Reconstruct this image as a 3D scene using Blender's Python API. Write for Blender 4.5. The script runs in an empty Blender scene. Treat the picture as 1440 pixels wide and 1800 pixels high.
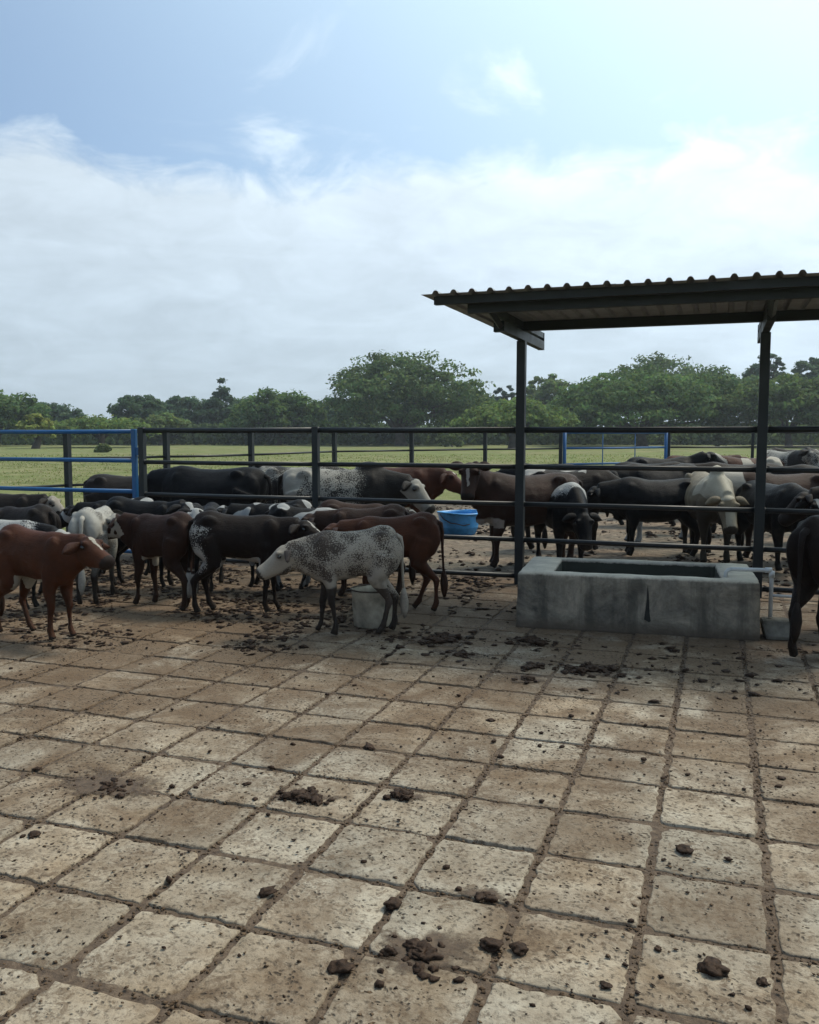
import bpy, bmesh, math, random
import numpy as np
from mathutils import Vector, Matrix, noise
R = math.radians
SC = bpy.context.scene
COL = SC.collection

# ------------------------------------------------------------------ camera, sky, sun, exposure
YAW = R(19.267)
cam_d = bpy.data.cameras.new('camera')
cam = bpy.data.objects.new('camera', cam_d)
COL.objects.link(cam)
cam.location = (0, 0, 1.6)
cam.rotation_euler = (R(90 - 5.078), 0, YAW)
cam_d.sensor_fit = 'HORIZONTAL'
cam_d.sensor_width = 36.0
cam_d.lens = 36.0 * 1553 / 1440
cam_d.clip_end = 5000
SC.camera = cam

SUN_EL, SUN_AZ = R(56), R(32)          # azimuth clockwise from +Y
sun_dir = Vector((math.sin(SUN_AZ) * math.cos(SUN_EL), math.cos(SUN_AZ) * math.cos(SUN_EL), math.sin(SUN_EL)))
sun_d = bpy.data.lights.new('sun', 'SUN')
sun_d.energy = 1.9
sun_d.angle = R(15)
sun_d.color = (1.0, 0.90, 0.74)
sun = bpy.data.objects.new('sun', sun_d)
COL.objects.link(sun)
sun.rotation_euler = sun_dir.to_track_quat('Z', 'Y').to_euler()

world = bpy.data.worlds.new('World')
SC.world = world
world.use_nodes = True
wn, wl = world.node_tree.nodes, world.node_tree.links
wn.clear()

def N(t, kind, **kw):
    n = t.new(kind)
    for k, v in kw.items():
        if k.startswith('i_'):
            n.inputs[k[2:].replace('_', ' ')].default_value = v
        else:
            setattr(n, k, v)
    return n

def build_world():
    out = N(wn, 'ShaderNodeOutputWorld')
    bg = N(wn, 'ShaderNodeBackground', i_Strength=0.1)
    sky = N(wn, 'ShaderNodeTexSky', sky_type='NISHITA')
    sky.sun_disc = False
    sky.sun_elevation = SUN_EL
    sky.sun_rotation = SUN_AZ
    sky.air_density = 1.0; sky.dust_density = 0.5; sky.ozone_density = 3.0
    geo = N(wn, 'ShaderNodeTexCoord')
    sep = N(wn, 'ShaderNodeSeparateXYZ')
    wl.new(geo.outputs['Generated'], sep.inputs[0])
    def math_(op, a, b=None, c=None, clamp=False):
        m = N(wn, 'ShaderNodeMath', operation=op); m.use_clamp = clamp
        for i, v in enumerate((a, b, c)):
            if v is None: continue
            if isinstance(v, (int, float)): m.inputs[i].default_value = v
            else: wl.new(v, m.inputs[i])
        return m.outputs[0]
    z = sep.outputs['Z']
    # cloud layer coordinates: direction projected on a flat layer overhead
    zc = math_('MAXIMUM', z, 0.03)
    px = math_('DIVIDE', sep.outputs['X'], math_('ADD', zc, 0.12))
    py = math_('DIVIDE', sep.outputs['Y'], math_('ADD', zc, 0.12))
    cmb = N(wn, 'ShaderNodeCombineXYZ')
    wl.new(px, cmb.inputs[0]); wl.new(py, cmb.inputs[1])
    n1 = N(wn, 'ShaderNodeTexNoise', i_Scale=1.6, i_Detail=10.0, i_Roughness=0.60, i_Distortion=0.7)
    wl.new(cmb.outputs[0], n1.inputs['Vector'])
    # direction noise for the ragged top of the cloud bank
    n2 = N(wn, 'ShaderNodeTexNoise', i_Scale=4.0, i_Detail=8.0, i_Roughness=0.55)
    wl.new(geo.outputs['Generated'], n2.inputs['Vector'])
    n3 = N(wn, 'ShaderNodeTexNoise', i_Scale=1.7, i_Detail=2.0)
    wl.new(geo.outputs['Generated'], n3.inputs['Vector'])
    edge = math_('ADD', math_('MULTIPLY', math_('SUBTRACT', n2.outputs[0], 0.5), 0.13), math_('MULTIPLY', math_('SUBTRACT', n3.outputs[0], 0.5), 0.10))
    n4 = N(wn, 'ShaderNodeTexNoise', i_Scale=13.0, i_Detail=8.0, i_Roughness=0.62, i_Distortion=0.6)
    st = N(wn, 'ShaderNodeMapping'); st.inputs['Scale'].default_value = (1, 1, 2.2)
    wl.new(geo.outputs['Generated'], st.inputs[0]); wl.new(st.outputs[0], n4.inputs['Vector'])
    edge = math_('ADD', edge, math_('MULTIPLY', math_('SUBTRACT', n4.outputs[0], 0.5), 0.075))
    edge = math_('ADD', edge, 0.282)
    bank = math_('MULTIPLY', math_('SUBTRACT', edge, z), 34.0, clamp=True)          # 1 inside the bank
    # smooth it
    # billows: streaky light and dark inside the bank
    bil = N(wn, 'ShaderNodeMapRange'); bil.inputs['From Min'].default_value = 0.30; bil.inputs['From Max'].default_value = 0.70
    bil.inputs['To Min'].default_value = 0.92; bil.inputs['To Max'].default_value = 1.08
    wl.new(n4.outputs[0], bil.inputs['Value'])
    # wisps higher up
    wisp = N(wn, 'ShaderNodeMapRange'); wisp.interpolation_type = 'SMOOTHSTEP'
    wisp.inputs['From Min'].default_value = 0.55; wisp.inputs['From Max'].default_value = 0.75
    wl.new(n1.outputs[0], wisp.inputs['Value'])
    # glow of veiled sun
    dot = N(wn, 'ShaderNodeVectorMath', operation='DOT_PRODUCT')
    wl.new(geo.outputs['Generated'], dot.inputs[0]); dot.inputs[1].default_value = sun_dir
    d = math_('MAXIMUM', dot.outputs['Value'], 0.0)
    g1 = math_('POWER', d, 9.0)
    g2 = math_('POWER', d, 3.0)
    # cloud colour: grey blue near the horizon away from the sun, white near it
    inner = math_('MULTIPLY', n1.outputs[0], 1.0)
    low = N(wn, 'ShaderNodeMapRange'); low.inputs['From Min'].default_value = 0.0; low.inputs['From Max'].default_value = 0.32
    wl.new(z, low.inputs['Value'])
    ccol = N(wn, 'ShaderNodeMix', data_type='RGBA')
    ccol.inputs['A'].default_value = (5.2, 6.35, 7.4, 1)
    ccol.inputs['B'].default_value = (7.4, 8.5, 9.4, 1)
    wl.new(low.outputs[0], ccol.inputs['Factor'])
    mod = N(wn, 'ShaderNodeMapRange')
    mod.inputs['From Min'].default_value = 0.3; mod.inputs['From Max'].default_value = 0.7
    mod.inputs['To Min'].default_value = 0.90; mod.inputs['To Max'].default_value = 1.08
    wl.new(n1.outputs[0], mod.inputs['Value'])
    csc = N(wn, 'ShaderNodeVectorMath', operation='SCALE')
    wl.new(ccol.outputs['Result'], csc.inputs[0])
    wl.new(math_('MULTIPLY', math_('MULTIPLY', mod.outputs[0], bil.outputs[0]), math_('ADD', 0.56, math_('ADD', math_('MULTIPLY', g2, 0.85), math_('MULTIPLY', g1, 0.35)))), csc.inputs['Scale'])
    # blue part
    blue = N(wn, 'ShaderNodeVectorMath', operation='SCALE')
    wl.new(sky.outputs[0], blue.inputs[0]); blue.inputs['Scale'].default_value = SKY_GAIN
    haze = N(wn, 'ShaderNodeMix', data_type='RGBA')
    haze.inputs['B'].default_value = (7.0, 8.9, 9.7, 1)
    wl.new(blue.outputs[0], haze.inputs['A'])
    wl.new(math_('ADD', math_('MULTIPLY', g2, 1.35, clamp=True), 0.02, clamp=True), haze.inputs['Factor'])
    m1 = N(wn, 'ShaderNodeMix', data_type='RGBA')
    wl.new(haze.outputs['Result'], m1.inputs['A']); wl.new(csc.outputs[0], m1.inputs['B'])
    wl.new(math_('MULTIPLY', wisp.outputs[0], 0.75), m1.inputs['Factor'])
    m2 = N(wn, 'ShaderNodeMix', data_type='RGBA')
    wl.new(m1.outputs['Result'], m2.inputs['A']); wl.new(csc.outputs[0], m2.inputs['B'])
    wl.new(math_('MULTIPLY', bank, 0.93), m2.inputs['Factor'])
    wl.new(m2.outputs['Result'], bg.inputs['Color'])
    wl.new(bg.outputs[0], out.inputs[0])
SKY_GAIN = 0.70
build_world()

SC.view_settings.view_transform = 'Standard'
SC.view_settings.look = 'None'
SC.view_settings.gamma = 1
SC.view_settings.use_curve_mapping = False
SC.view_settings.exposure = 0.82
SC.cycles.max_bounces = 6
SC.cycles.transparent_max_bounces = 8

# ------------------------------------------------------------------ helpers
rnd = random.Random(11)

def tag(o, label=None, cat=None, group=None, kind=None, category=None):
    cat = cat or category
    if label: o['label'] = label
    if cat: o['category'] = cat
    if group: o['group'] = group
    if kind: o['kind'] = kind
    return o

def empty(name, loc=(0, 0, 0), rz=0.0, **kw):
    o = bpy.data.objects.new(name, None)
    COL.objects.link(o)
    o.location = loc
    o.rotation_euler = (0, 0, rz)
    o.empty_display_size = 0.1
    return tag(o, **kw)

def link(name, mesh, parent=None, mat=None, **kw):
    o = bpy.data.objects.new(name, mesh)
    COL.objects.link(o)
    if parent is not None: o.parent = parent
    if mat is not None and not mesh.materials: mesh.materials.append(mat)
    return tag(o, **kw)

def bm_mesh(bm, name='mesh', smooth=False):
    bmesh.ops.recalc_face_normals(bm, faces=bm.faces)
    me = bpy.data.meshes.new(name)
    bm.to_mesh(me); bm.free()
    if smooth:
        me.polygons.foreach_set('use_smooth', [True] * len(me.polygons))
    return me

def np_mesh(name, verts, faces_n, n=4, col=None, smooth=False):
    """verts (V,3), faces_n (F,n) as numpy arrays."""
    me = bpy.data.meshes.new(name)
    V, Fc = len(verts), len(faces_n)
    me.vertices.add(V)
    me.vertices.foreach_set('co', np.asarray(verts, np.float32).ravel())
    me.loops.add(Fc * n)
    me.loops.foreach_set('vertex_index', np.asarray(faces_n, np.int32).ravel())
    me.polygons.add(Fc)
    me.polygons.foreach_set('loop_start', np.arange(0, Fc * n, n, dtype=np.int32))
    if smooth: me.polygons.foreach_set('use_smooth', np.ones(Fc, bool))
    me.update(calc_edges=True)
    if col is not None:
        a = me.color_attributes.new('tint', 'FLOAT_COLOR', 'POINT')
        c = np.ones((V, 4), np.float32); c[:, :3] = col
        a.data.foreach_set('color', c.ravel())
    me.validate()
    return me

def box(bm, lo, hi, bevel=0.0):
    c = [(a + b) / 2 for a, b in zip(lo, hi)]
    s = [abs(b - a) for a, b in zip(lo, hi)]
    r = bmesh.ops.create_cube(bm, size=1.0)
    for v in r['verts']:
        v.co = Vector((v.co.x * s[0] + c[0], v.co.y * s[1] + c[1], v.co.z * s[2] + c[2]))
    if bevel:
        es = list({e for v in r['verts'] for e in v.link_edges})
        bmesh.ops.bevel(bm, geom=es, offset=bevel, segments=2, affect='EDGES', profile=0.6)
    return r

def tube(bm, pts, rads, seg=12, cap=True):
    """a round tube along pts; rads one number or one per point"""
    pts = [Vector(p) for p in pts]
    if isinstance(rads, (int, float)): rads = [rads] * len(pts)
    rings = []
    prev = None
    for i, p in enumerate(pts):
        t = (pts[min(i + 1, len(pts) - 1)] - pts[max(i - 1, 0)]).normalized()
        if prev is None:
            a = Vector((0, 0, 1)) if abs(t.z) < 0.9 else Vector((1, 0, 0))
            u = t.cross(a).normalized()
        else:
            u = (prev - t * prev.dot(t)).normalized()
        prev = u
        v = t.cross(u)
        rings.append([bm.verts.new(p + (u * math.cos(2 * math.pi * k / seg) + v * math.sin(2 * math.pi * k / seg)) * rads[i]) for k in range(seg)])
    for a, b in zip(rings, rings[1:]):
        for k in range(seg):
            bm.faces.new((a[k], a[(k + 1) % seg], b[(k + 1) % seg], b[k]))
    if cap:
        bm.faces.new(rings[0][::-1]); bm.faces.new(rings[-1])

def mat_new(name):
    m = bpy.data.materials.new(name)
    m.use_nodes = True
    t = m.node_tree
    t.nodes.clear()
    out = t.nodes.new('ShaderNodeOutputMaterial')
    b = t.nodes.new('ShaderNodeBsdfPrincipled')
    t.links.new(b.outputs[0], out.inputs[0])
    return m, t, b, out

def ramp(t, fac, stops, interp='LINEAR'):
    r = t.nodes.new('ShaderNodeValToRGB')
    r.color_ramp.interpolation = interp
    el = r.color_ramp.elements
    while len(el) < len(stops): el.new(0.5)
    for e, (p, c) in zip(el, stops):
        e.position = p
        e.color = (*c, 1) if len(c) == 3 else c
    t.links.new(fac, r.inputs[0])
    return r.outputs[0]

def tnoise(t, vec, scale, detail=4, rough=0.55, dist=0.0):
    n = t.nodes.new('ShaderNodeTexNoise')
    n.inputs['Scale'].default_value = scale; n.inputs['Detail'].default_value = detail
    n.inputs['Roughness'].default_value = rough; n.inputs['Distortion'].default_value = dist
    if vec is not None: t.links.new(vec, n.inputs['Vector'])
    return n.outputs[0]

def tmix(t, fac, a, b, mode='MIX'):
    m = t.nodes.new('ShaderNodeMix'); m.data_type = 'RGBA'; m.blend_type = mode
    for v, s in ((fac, m.inputs['Factor']), (a, m.inputs['A']), (b, m.inputs['B'])):
        if isinstance(v, (int, float)): s.default_value = v
        elif isinstance(v, tuple): s.default_value = (*v, 1) if len(v) == 3 else v
        else: t.links.new(v, s)
    return m.outputs['Result']

def tmath(t, op, a, b=0.0, clamp=False):
    m = t.nodes.new('ShaderNodeMath'); m.operation = op; m.use_clamp = clamp
    for i, v in enumerate((a, b)):
        if isinstance(v, (int, float)): m.inputs[i].default_value = v
        else: t.links.new(v, m.inputs[i])
    return m.outputs[0]

def tbump(t, b, height, strength=0.3, dist=0.01, normal=None):
    n = t.nodes.new('ShaderNodeBump')
    n.inputs['Strength'].default_value = strength; n.inputs['Distance'].default_value = dist
    t.links.new(height, n.inputs['Height'])
    if normal is not None: t.links.new(normal, n.inputs['Normal'])
    if b is not None: t.links.new(n.outputs[0], b.inputs['Normal'])
    return n.outputs[0]

def coords(t, kind='Object'):
    if kind == 'World':
        g = t.nodes.new('ShaderNodeNewGeometry')
        return g.outputs['Position']
    c = t.nodes.new('ShaderNodeTexCoord')
    return c.outputs[kind]

# ------------------------------------------------------------------ materials
def m_slab():
    m, t, b, out = mat_new('slab_concrete')
    P = coords(t, 'World')
    oi = t.nodes.new('ShaderNodeObjectInfo')
    big = tnoise(t, P, 0.9, 5, 0.6, 0.4)
    mid = tnoise(t, P, 6.0, 6, 0.65)
    fine = tnoise(t, P, 42.0, 5, 0.7)
    col = ramp(t, mid, [(0.30, (0.12, 0.086, 0.056)), (0.45, (0.27, 0.216, 0.156)), (0.60, (0.39, 0.335, 0.258)), (0.76, (0.50, 0.45, 0.365))])
    # greenish grey clean slabs against ochre dusty ones
    col = tmix(t, ramp(t, big, [(0.40, (0, 0, 0)), (0.62, (1, 1, 1))]), tmix(t, 0.42, col, (0.28, 0.195, 0.11)), tmix(t, 0.38, col, (0.40, 0.38, 0.31)))
    # per-slab tone
    tone = tmath(t, 'ADD', 0.72, tmath(t, 'MULTIPLY', oi.outputs['Random'], 0.34))
    sc = t.nodes.new('ShaderNodeVectorMath'); sc.operation = 'SCALE'
    t.links.new(col, sc.inputs[0]); t.links.new(tone, sc.inputs['Scale'])
    col = sc.outputs[0]
    # dung film growing towards the herd: stains with their own ragged outline
    sp = t.nodes.new('ShaderNodeSeparateXYZ'); t.links.new(P, sp.inputs[0])
    dist = t.nodes.new('ShaderNodeMapRange')
    dist.inputs['From Min'].default_value = 2.2; dist.inputs['From Max'].default_value = 7.0
    dist.inputs['To Min'].default_value = 0.00; dist.inputs['To Max'].default_value = 0.17
    t.links.new(sp.outputs[1], dist.inputs['Value'])
    lf = t.nodes.new('ShaderNodeMapRange'); lf.inputs['From Min'].default_value = -0.8; lf.inputs['From Max'].default_value = -3.5; lf.inputs['To Min'].default_value = 0.0; lf.inputs['To Max'].default_value = 0.07
    t.links.new(sp.outputs[0], lf.inputs['Value'])
    st = tmath(t, 'ADD', tmath(t, 'ADD', tmath(t, 'MULTIPLY', tnoise(t, P, 1.5, 8, 0.72, 0.8), 1.0), dist.outputs[0]), lf.outputs[0])
    col = tmix(t, ramp(t, st, [(0.49, (0, 0, 0)), (0.68, (0.85, 0.85, 0.85))]), col, (0.11, 0.068, 0.037))
    # wet dark band round the trough
    wet = tnoise(t, P, 1.3, 5, 0.6)
    col = tmix(t, ramp(t, fine, [(0.36, (1, 1, 1)), (0.48, (0, 0, 0))]), col, tmix(t, 0.72, col, (0.05, 0.036, 0.024)))
    wob = t.nodes.new('ShaderNodeTexNoise'); wob.inputs['Scale'].default_value = 14; t.links.new(P, wob.inputs['Vector'])
    wv = t.nodes.new('ShaderNodeVectorMath'); wv.operation = 'SCALE'; wv.inputs['Scale'].default_value = 0.06; t.links.new(wob.outputs['Color'], wv.inputs[0])
    wa = t.nodes.new('ShaderNodeVectorMath'); wa.operation = 'ADD'; t.links.new(P, wa.inputs[0]); t.links.new(wv.outputs[0], wa.inputs[1])
    v = t.nodes.new('ShaderNodeTexVoronoi'); v.inputs['Scale'].default_value = 44; v.inputs['Randomness'].default_value = 1.0; t.links.new(wa.outputs[0], v.inputs['Vector'])
    spots = ramp(t, v.outputs['Distance'], [(0.16, (1, 1, 1)), (0.36, (0, 0, 0))])
    msk = ramp(t, tmath(t, 'ADD', tmath(t, 'MULTIPLY', tnoise(t, P, 11.0, 4, 0.7), 0.6), tmath(t, 'MULTIPLY', tnoise(t, P, 1.9, 3, 0.6), 0.4)), [(0.47, (0, 0, 0)), (0.56, (1, 1, 1))])
    dk = ramp(t, tmath(t, 'ADD', tmath(t, 'MULTIPLY', tnoise(t, P, 24.0, 4, 0.75, 1.0), 0.6), tmath(t, 'MULTIPLY', tnoise(t, P, 3.1, 3, 0.6), 0.4)), [(0.505, (0, 0, 0)), (0.60, (0.7, 0.7, 0.7))])
    col = tmix(t, dk, col, (0.095, 0.060, 0.034))
    col = tmix(t, tmath(t, 'MULTIPLY', spots, msk), col, (0.06, 0.042, 0.026))
    t.links.new(col, b.inputs['Base Color'])
    b.inputs['Roughness'].default_value = 0.85
    b.inputs['Specular IOR Level'].default_value = 0.25
    h = tmath(t, 'ADD', tmath(t, 'MULTIPLY', mid, 0.8), tmath(t, 'MULTIPLY', fine, 0.35))
    h = tmath(t, 'SUBTRACT', h, tmath(t, 'MULTIPLY', tmath(t, 'MULTIPLY', spots, msk), 0.5))
    tbump(t, b, h, 0.8, 0.022)
    return m

def m_joint():
    m, t, b, out = mat_new('joint_mortar')
    P = coords(t, 'World')
    f = tnoise(t, P, 30, 5, 0.7)
    col = ramp(t, f, [(0.3, (0.035, 0.022, 0.013)), (0.55, (0.095, 0.063, 0.039)), (0.75, (0.17, 0.125, 0.082))])
    t.links.new(col, b.inputs['Base Color'])
    b.inputs['Roughness'].default_value = 0.95
    tbump(t, b, f, 0.9, 0.012)
    return m

def m_dung(name='dung', wet=0.7, base=((0.012, 0.0065, 0.0037), (0.032, 0.0175, 0.010), (0.066, 0.039, 0.023))):
    m, t, b, out = mat_new(name)
    P = coords(t, 'World')
    f = tnoise(t, P, 55, 4, 0.6)
    t.links.new(ramp(t, f, [(0.3, base[0]), (0.5, base[1]), (0.75, base[2])]), b.inputs['Base Color'])
    b.inputs['Roughness'].default_value = wet
    b.inputs['Specular IOR Level'].default_value = 0.15
    tbump(t, b, f, 0.7, 0.008)
    return m

def m_dirt():
    m, t, b, out = mat_new('corral_dirt')
    P = coords(t, 'World')
    a = tnoise(t, P, 0.8, 6, 0.6, 0.3); f = tnoise(t, P, 9, 6, 0.7)
    c1 = ramp(t, f, [(0.30, (0.04, 0.028, 0.018)), (0.48, (0.16, 0.112, 0.072)), (0.72, (0.32, 0.25, 0.175))])
    c2 = ramp(t, f, [(0.30, (0.025, 0.02, 0.014)), (0.55, (0.085, 0.07, 0.045)), (0.8, (0.19, 0.16, 0.11))])
    t.links.new(tmix(t, ramp(t, a, [(0.38, (0, 0, 0)), (0.6, (1, 1, 1))]), c2, c1), b.inputs['Base Color'])
    b.inputs['Roughness'].default_value = 0.9
    tbump(t, b, f, 1.0, 0.05)
    return m

def m_pasture():
    m, t, b, out = mat_new('pasture')
    P = coords(t, 'World')
    a = tnoise(t, P, 0.09, 6, 0.6, 0.5); f = tnoise(t, P, 2.2, 6, 0.7); g = tnoise(t, P, 0.35, 6, 0.65, 0.3)
    c = ramp(t, f, [(0.3, (0.068, 0.078, 0.026)), (0.5, (0.135, 0.148, 0.055)), (0.72, (0.235, 0.215, 0.11))])
    c = tmix(t, ramp(t, g, [(0.45, (0, 0, 0)), (0.62, (0.6, 0.6, 0.6))]), c, (0.27, 0.24, 0.13))
    c = tmix(t, ramp(t, a, [(0.42, (0, 0, 0)), (0.58, (0.55, 0.55, 0.55))]), c, (0.13, 0.165, 0.052))
    t.links.new(c, b.inputs['Base Color'])
    b.inputs['Roughness'].default_value = 1.0
    b.inputs['Specular IOR Level'].default_value = 0.1
    tbump(t, b, f, 0.8, 0.15)
    return m

def m_tint(name, rough=0.9, trans=0.35, spec=0.15):
    m, t, b, out = mat_new(name)
    a = t.nodes.new('ShaderNodeAttribute'); a.attribute_name = 'tint'
    t.links.new(a.outputs['Color'], b.inputs['Base Color'])
    b.inputs['Roughness'].default_value = rough
    b.inputs['Specular IOR Level'].default_value = spec
    if trans:
        tr = t.nodes.new('ShaderNodeBsdfTranslucent')
        hs = t.nodes.new('ShaderNodeHueSaturation'); hs.inputs['Value'].default_value = 1.25; hs.inputs['Saturation'].default_value = 1.1
        hs.inputs['Hue'].default_value = 0.485
        t.links.new(a.outputs['Color'], hs.inputs['Color'])
        t.links.new(hs.outputs[0], tr.inputs['Color'])
        mx = t.nodes.new('ShaderNodeMixShader'); mx.inputs[0].default_value = trans
        t.links.new(b.outputs[0], mx.inputs[1]); t.links.new(tr.outputs[0], mx.inputs[2])
        t.links.new(mx.outputs[0], out.inputs[0])
    return m

def m_paint(name, col, rust=0.35, rough=0.45, chip=(0.035, 0.020, 0.012)):
    m, t, b, out = mat_new(name)
    P = coords(t, 'World')
    f = tnoise(t, P, 14, 6, 0.7)
    g = tnoise(t, P, 3.0, 4, 0.6)
    c = tmix(t, ramp(t, f, [(0.60, (0, 0, 0)), (0.70, (rust,) * 3)]), tmix(t, ramp(t, g, [(0.3, (0, 0, 0)), (0.7, (0.5, 0.5, 0.5))]), col, tuple(min(1, x * 1.7 + 0.003) for x in col)), chip)
    t.links.new(c, b.inputs['Base Color'])
    t.links.new(ramp(t, g, [(0.3, (rough,) * 3), (0.7, (min(1, rough + 0.25),) * 3)]), b.inputs['Roughness'])
    tbump(t, b, f, 0.25, 0.003)
    return m

def m_concrete():
    m, t, b, out = mat_new('trough_concrete')
    O = coords(t, 'Object')
    a = tnoise(t, O, 3.4, 8, 0.70, 0.7); f = tnoise(t, O, 20, 6, 0.7)
    c = ramp(t, a, [(0.32, (0.035, 0.027, 0.018)), (0.43, (0.12, 0.098, 0.070)), (0.55, (0.25, 0.208, 0.15)), (0.68, (0.42, 0.355, 0.26))])
    c = tmix(t, 0.35, c, ramp(t, f, [(0.3, (0.035, 0.033, 0.028)), (0.7, (0.25, 0.24, 0.205))]))
    mp = t.nodes.new('ShaderNodeMapping'); mp.inputs['Scale'].default_value = (7, 7, 0.7); t.links.new(O, mp.inputs[0])
    s = tnoise(t, mp.outputs[0], 1.0, 5, 0.6)
    c = tmix(t, ramp(t, s, [(0.50, (0, 0, 0)), (0.64, (0.7, 0.7, 0.7))]), c, (0.045, 0.040, 0.030))
    # rim coloured paler along the top, with a ragged lower edge
    sp = t.nodes.new('ShaderNodeSeparateXYZ'); t.links.new(O, sp.inputs[0])
    z = tmath(t, 'ADD', sp.outputs[2], tmath(t, 'MULTIPLY', tmath(t, 'SUBTRACT', f, 0.5), 0.03))
    c = tmix(t, ramp(t, z, [(0.438, (0, 0, 0)), (0.458, (1, 1, 1))]), c, ramp(t, a, [(0.3, (0.40, 0.355, 0.27)), (0.7, (0.70, 0.63, 0.50))]))
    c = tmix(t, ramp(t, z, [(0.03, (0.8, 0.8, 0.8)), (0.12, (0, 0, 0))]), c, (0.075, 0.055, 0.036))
    # shade of the deep basin painted dark onto the inner faces below the rim
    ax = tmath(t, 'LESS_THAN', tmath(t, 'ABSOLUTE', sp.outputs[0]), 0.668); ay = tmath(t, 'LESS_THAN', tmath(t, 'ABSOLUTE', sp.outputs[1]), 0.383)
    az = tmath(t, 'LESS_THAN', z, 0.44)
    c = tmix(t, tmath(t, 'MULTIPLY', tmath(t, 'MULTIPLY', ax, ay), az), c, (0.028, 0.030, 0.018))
    t.links.new(c, b.inputs['Base Color'])
    b.inputs['Roughness'].default_value = 0.85
    tbump(t, b, tmath(t, 'ADD', a, f), 0.7, 0.012)
    return m

def m_plain(name, col, rough=0.5, spec=0.5, var=0.3, scale=12, metal=0.0):
    m, t, b, out = mat_new(name)
    f = tnoise(t, coords(t, 'Object'), scale, 5, 0.65)
    lo = tuple(x * (1 - var) for x in col); hi = tuple(min(1, x * (1 + var)) for x in col)
    t.links.new(ramp(t, f, [(0.3, lo), (0.7, hi)]), b.inputs['Base Color'])
    b.inputs['Roughness'].default_value = rough
    b.inputs['Specular IOR Level'].default_value = spec
    b.inputs['Metallic'].default_value = metal
    tbump(t, b, f, 0.2, 0.004)
    return m

def m_hide(name, base, pale=(0.50, 0.47, 0.41), dark=(0.018, 0.014, 0.012), speck=80):
    m, t, b, out = mat_new(name)
    O = coords(t, 'Object')
    a = t.nodes.new('ShaderNodeAttribute'); a.attribute_name = 'marks'
    s = t.nodes.new('ShaderNodeSeparateColor'); t.links.new(a.outputs['Color'], s.inputs[0])
    n = tnoise(t, O, speck, 3, 0.6); n2 = tnoise(t, O, 5, 4, 0.6)
    fib = t.nodes.new('ShaderNodeMapping'); fib.inputs['Scale'].default_value = (20, 60, 45); t.links.new(O, fib.inputs[0])
    hair = tnoise(t, fib.outputs[0], 2.0, 4, 0.6)
    base_c = tmix(t, ramp(t, n2, [(0.3, (0, 0, 0)), (0.7, (1, 1, 1))]), tuple(x * 0.62 for x in base), tuple(x * 1.3 for x in base))
    # roan speckle: share of pale hairs follows the G channel
    thr = tmath(t, 'ADD', tmath(t, 'MULTIPLY', tmath(t, 'SUBTRACT', s.outputs[1], 1.0), 0.42), tmath(t, 'MULTIPLY', n, 1.0))
    ro = t.nodes.new('ShaderNodeMapRange'); ro.interpolation_type = 'SMOOTHSTEP'
    ro.inputs['From Min'].default_value = 0.28; ro.inputs['From Max'].default_value = 0.38
    t.links.new(thr, ro.inputs['Value'])
    ro2 = tmath(t, 'MULTIPLY', ro.outputs[0], tmath(t, 'GREATER_THAN', s.outputs[1], 0.02))
    wt = tmath(t, 'MAXIMUM', ro2, ramp(t, s.outputs[0], [(0.38, (0, 0, 0)), (0.58, (1, 1, 1))]))
    pale_c = tmix(t, n2, tuple(x * 0.75 for x in pale), pale)
    c = tmix(t, wt, base_c, pale_c)
    c = tmix(t, s.outputs[2], c, dark)
    c = tmix(t, tmath(t, 'MULTIPLY', hair, 0.45), c, tmix(t, 0.5, c, (0.0, 0.0, 0.0)))
    # dried mud on the lower body
    sz = t.nodes.new('ShaderNodeSeparateXYZ'); t.links.new(O, sz.inputs[0])
    mud = tmath(t, 'SUBTRACT', tnoise(t, O, 9, 5, 0.7), tmath(t, 'MULTIPLY', sz.outputs[2], 0.42))
    c = tmix(t, ramp(t, mud, [(0.30, (0, 0, 0)), (0.46, (0.35, 0.35, 0.35))]), c, (0.040, 0.029, 0.019))
    t.links.new(c, b.inputs['Base Color'])
    b.inputs['Roughness'].default_value = 0.5
    b.inputs['Specular IOR Level'].default_value = 0.10
    f3 = tnoise(t, fib.outputs[0], 9.0, 3, 0.7)
    tbump(t, b, tmath(t, 'ADD', tmath(t, 'ADD', hair, n2), tmath(t, 'MULTIPLY', f3, 0.6)), 0.6, 0.010)
    return m

def m_smear():
    m, t, b, out = mat_new('dung_film')
    P = coords(t, 'World')
    f = tnoise(t, P, 30, 5, 0.7); g = tnoise(t, P, 9, 6, 0.75)
    t.links.new(ramp(t, f, [(0.3, (0.035, 0.020, 0.011)), (0.7, (0.12, 0.078, 0.045))]), b.inputs['Base Color'])
    b.inputs['Roughness'].default_value = 0.8
    a = t.nodes.new('ShaderNodeAttribute'); a.attribute_name = 'tint'
    al = tmath(t, 'ADD', tmath(t, 'MULTIPLY', a.outputs['Fac'], 0.75), tmath(t, 'MULTIPLY', tmath(t, 'SUBTRACT', g, 0.5), 1.3))
    t.links.new(ramp(t, al, [(0.16, (0, 0, 0)), (0.42, (0.9, 0.9, 0.9))]), b.inputs['Alpha'])
    tbump(t, b, f, 0.5, 0.004)
    return m

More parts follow.
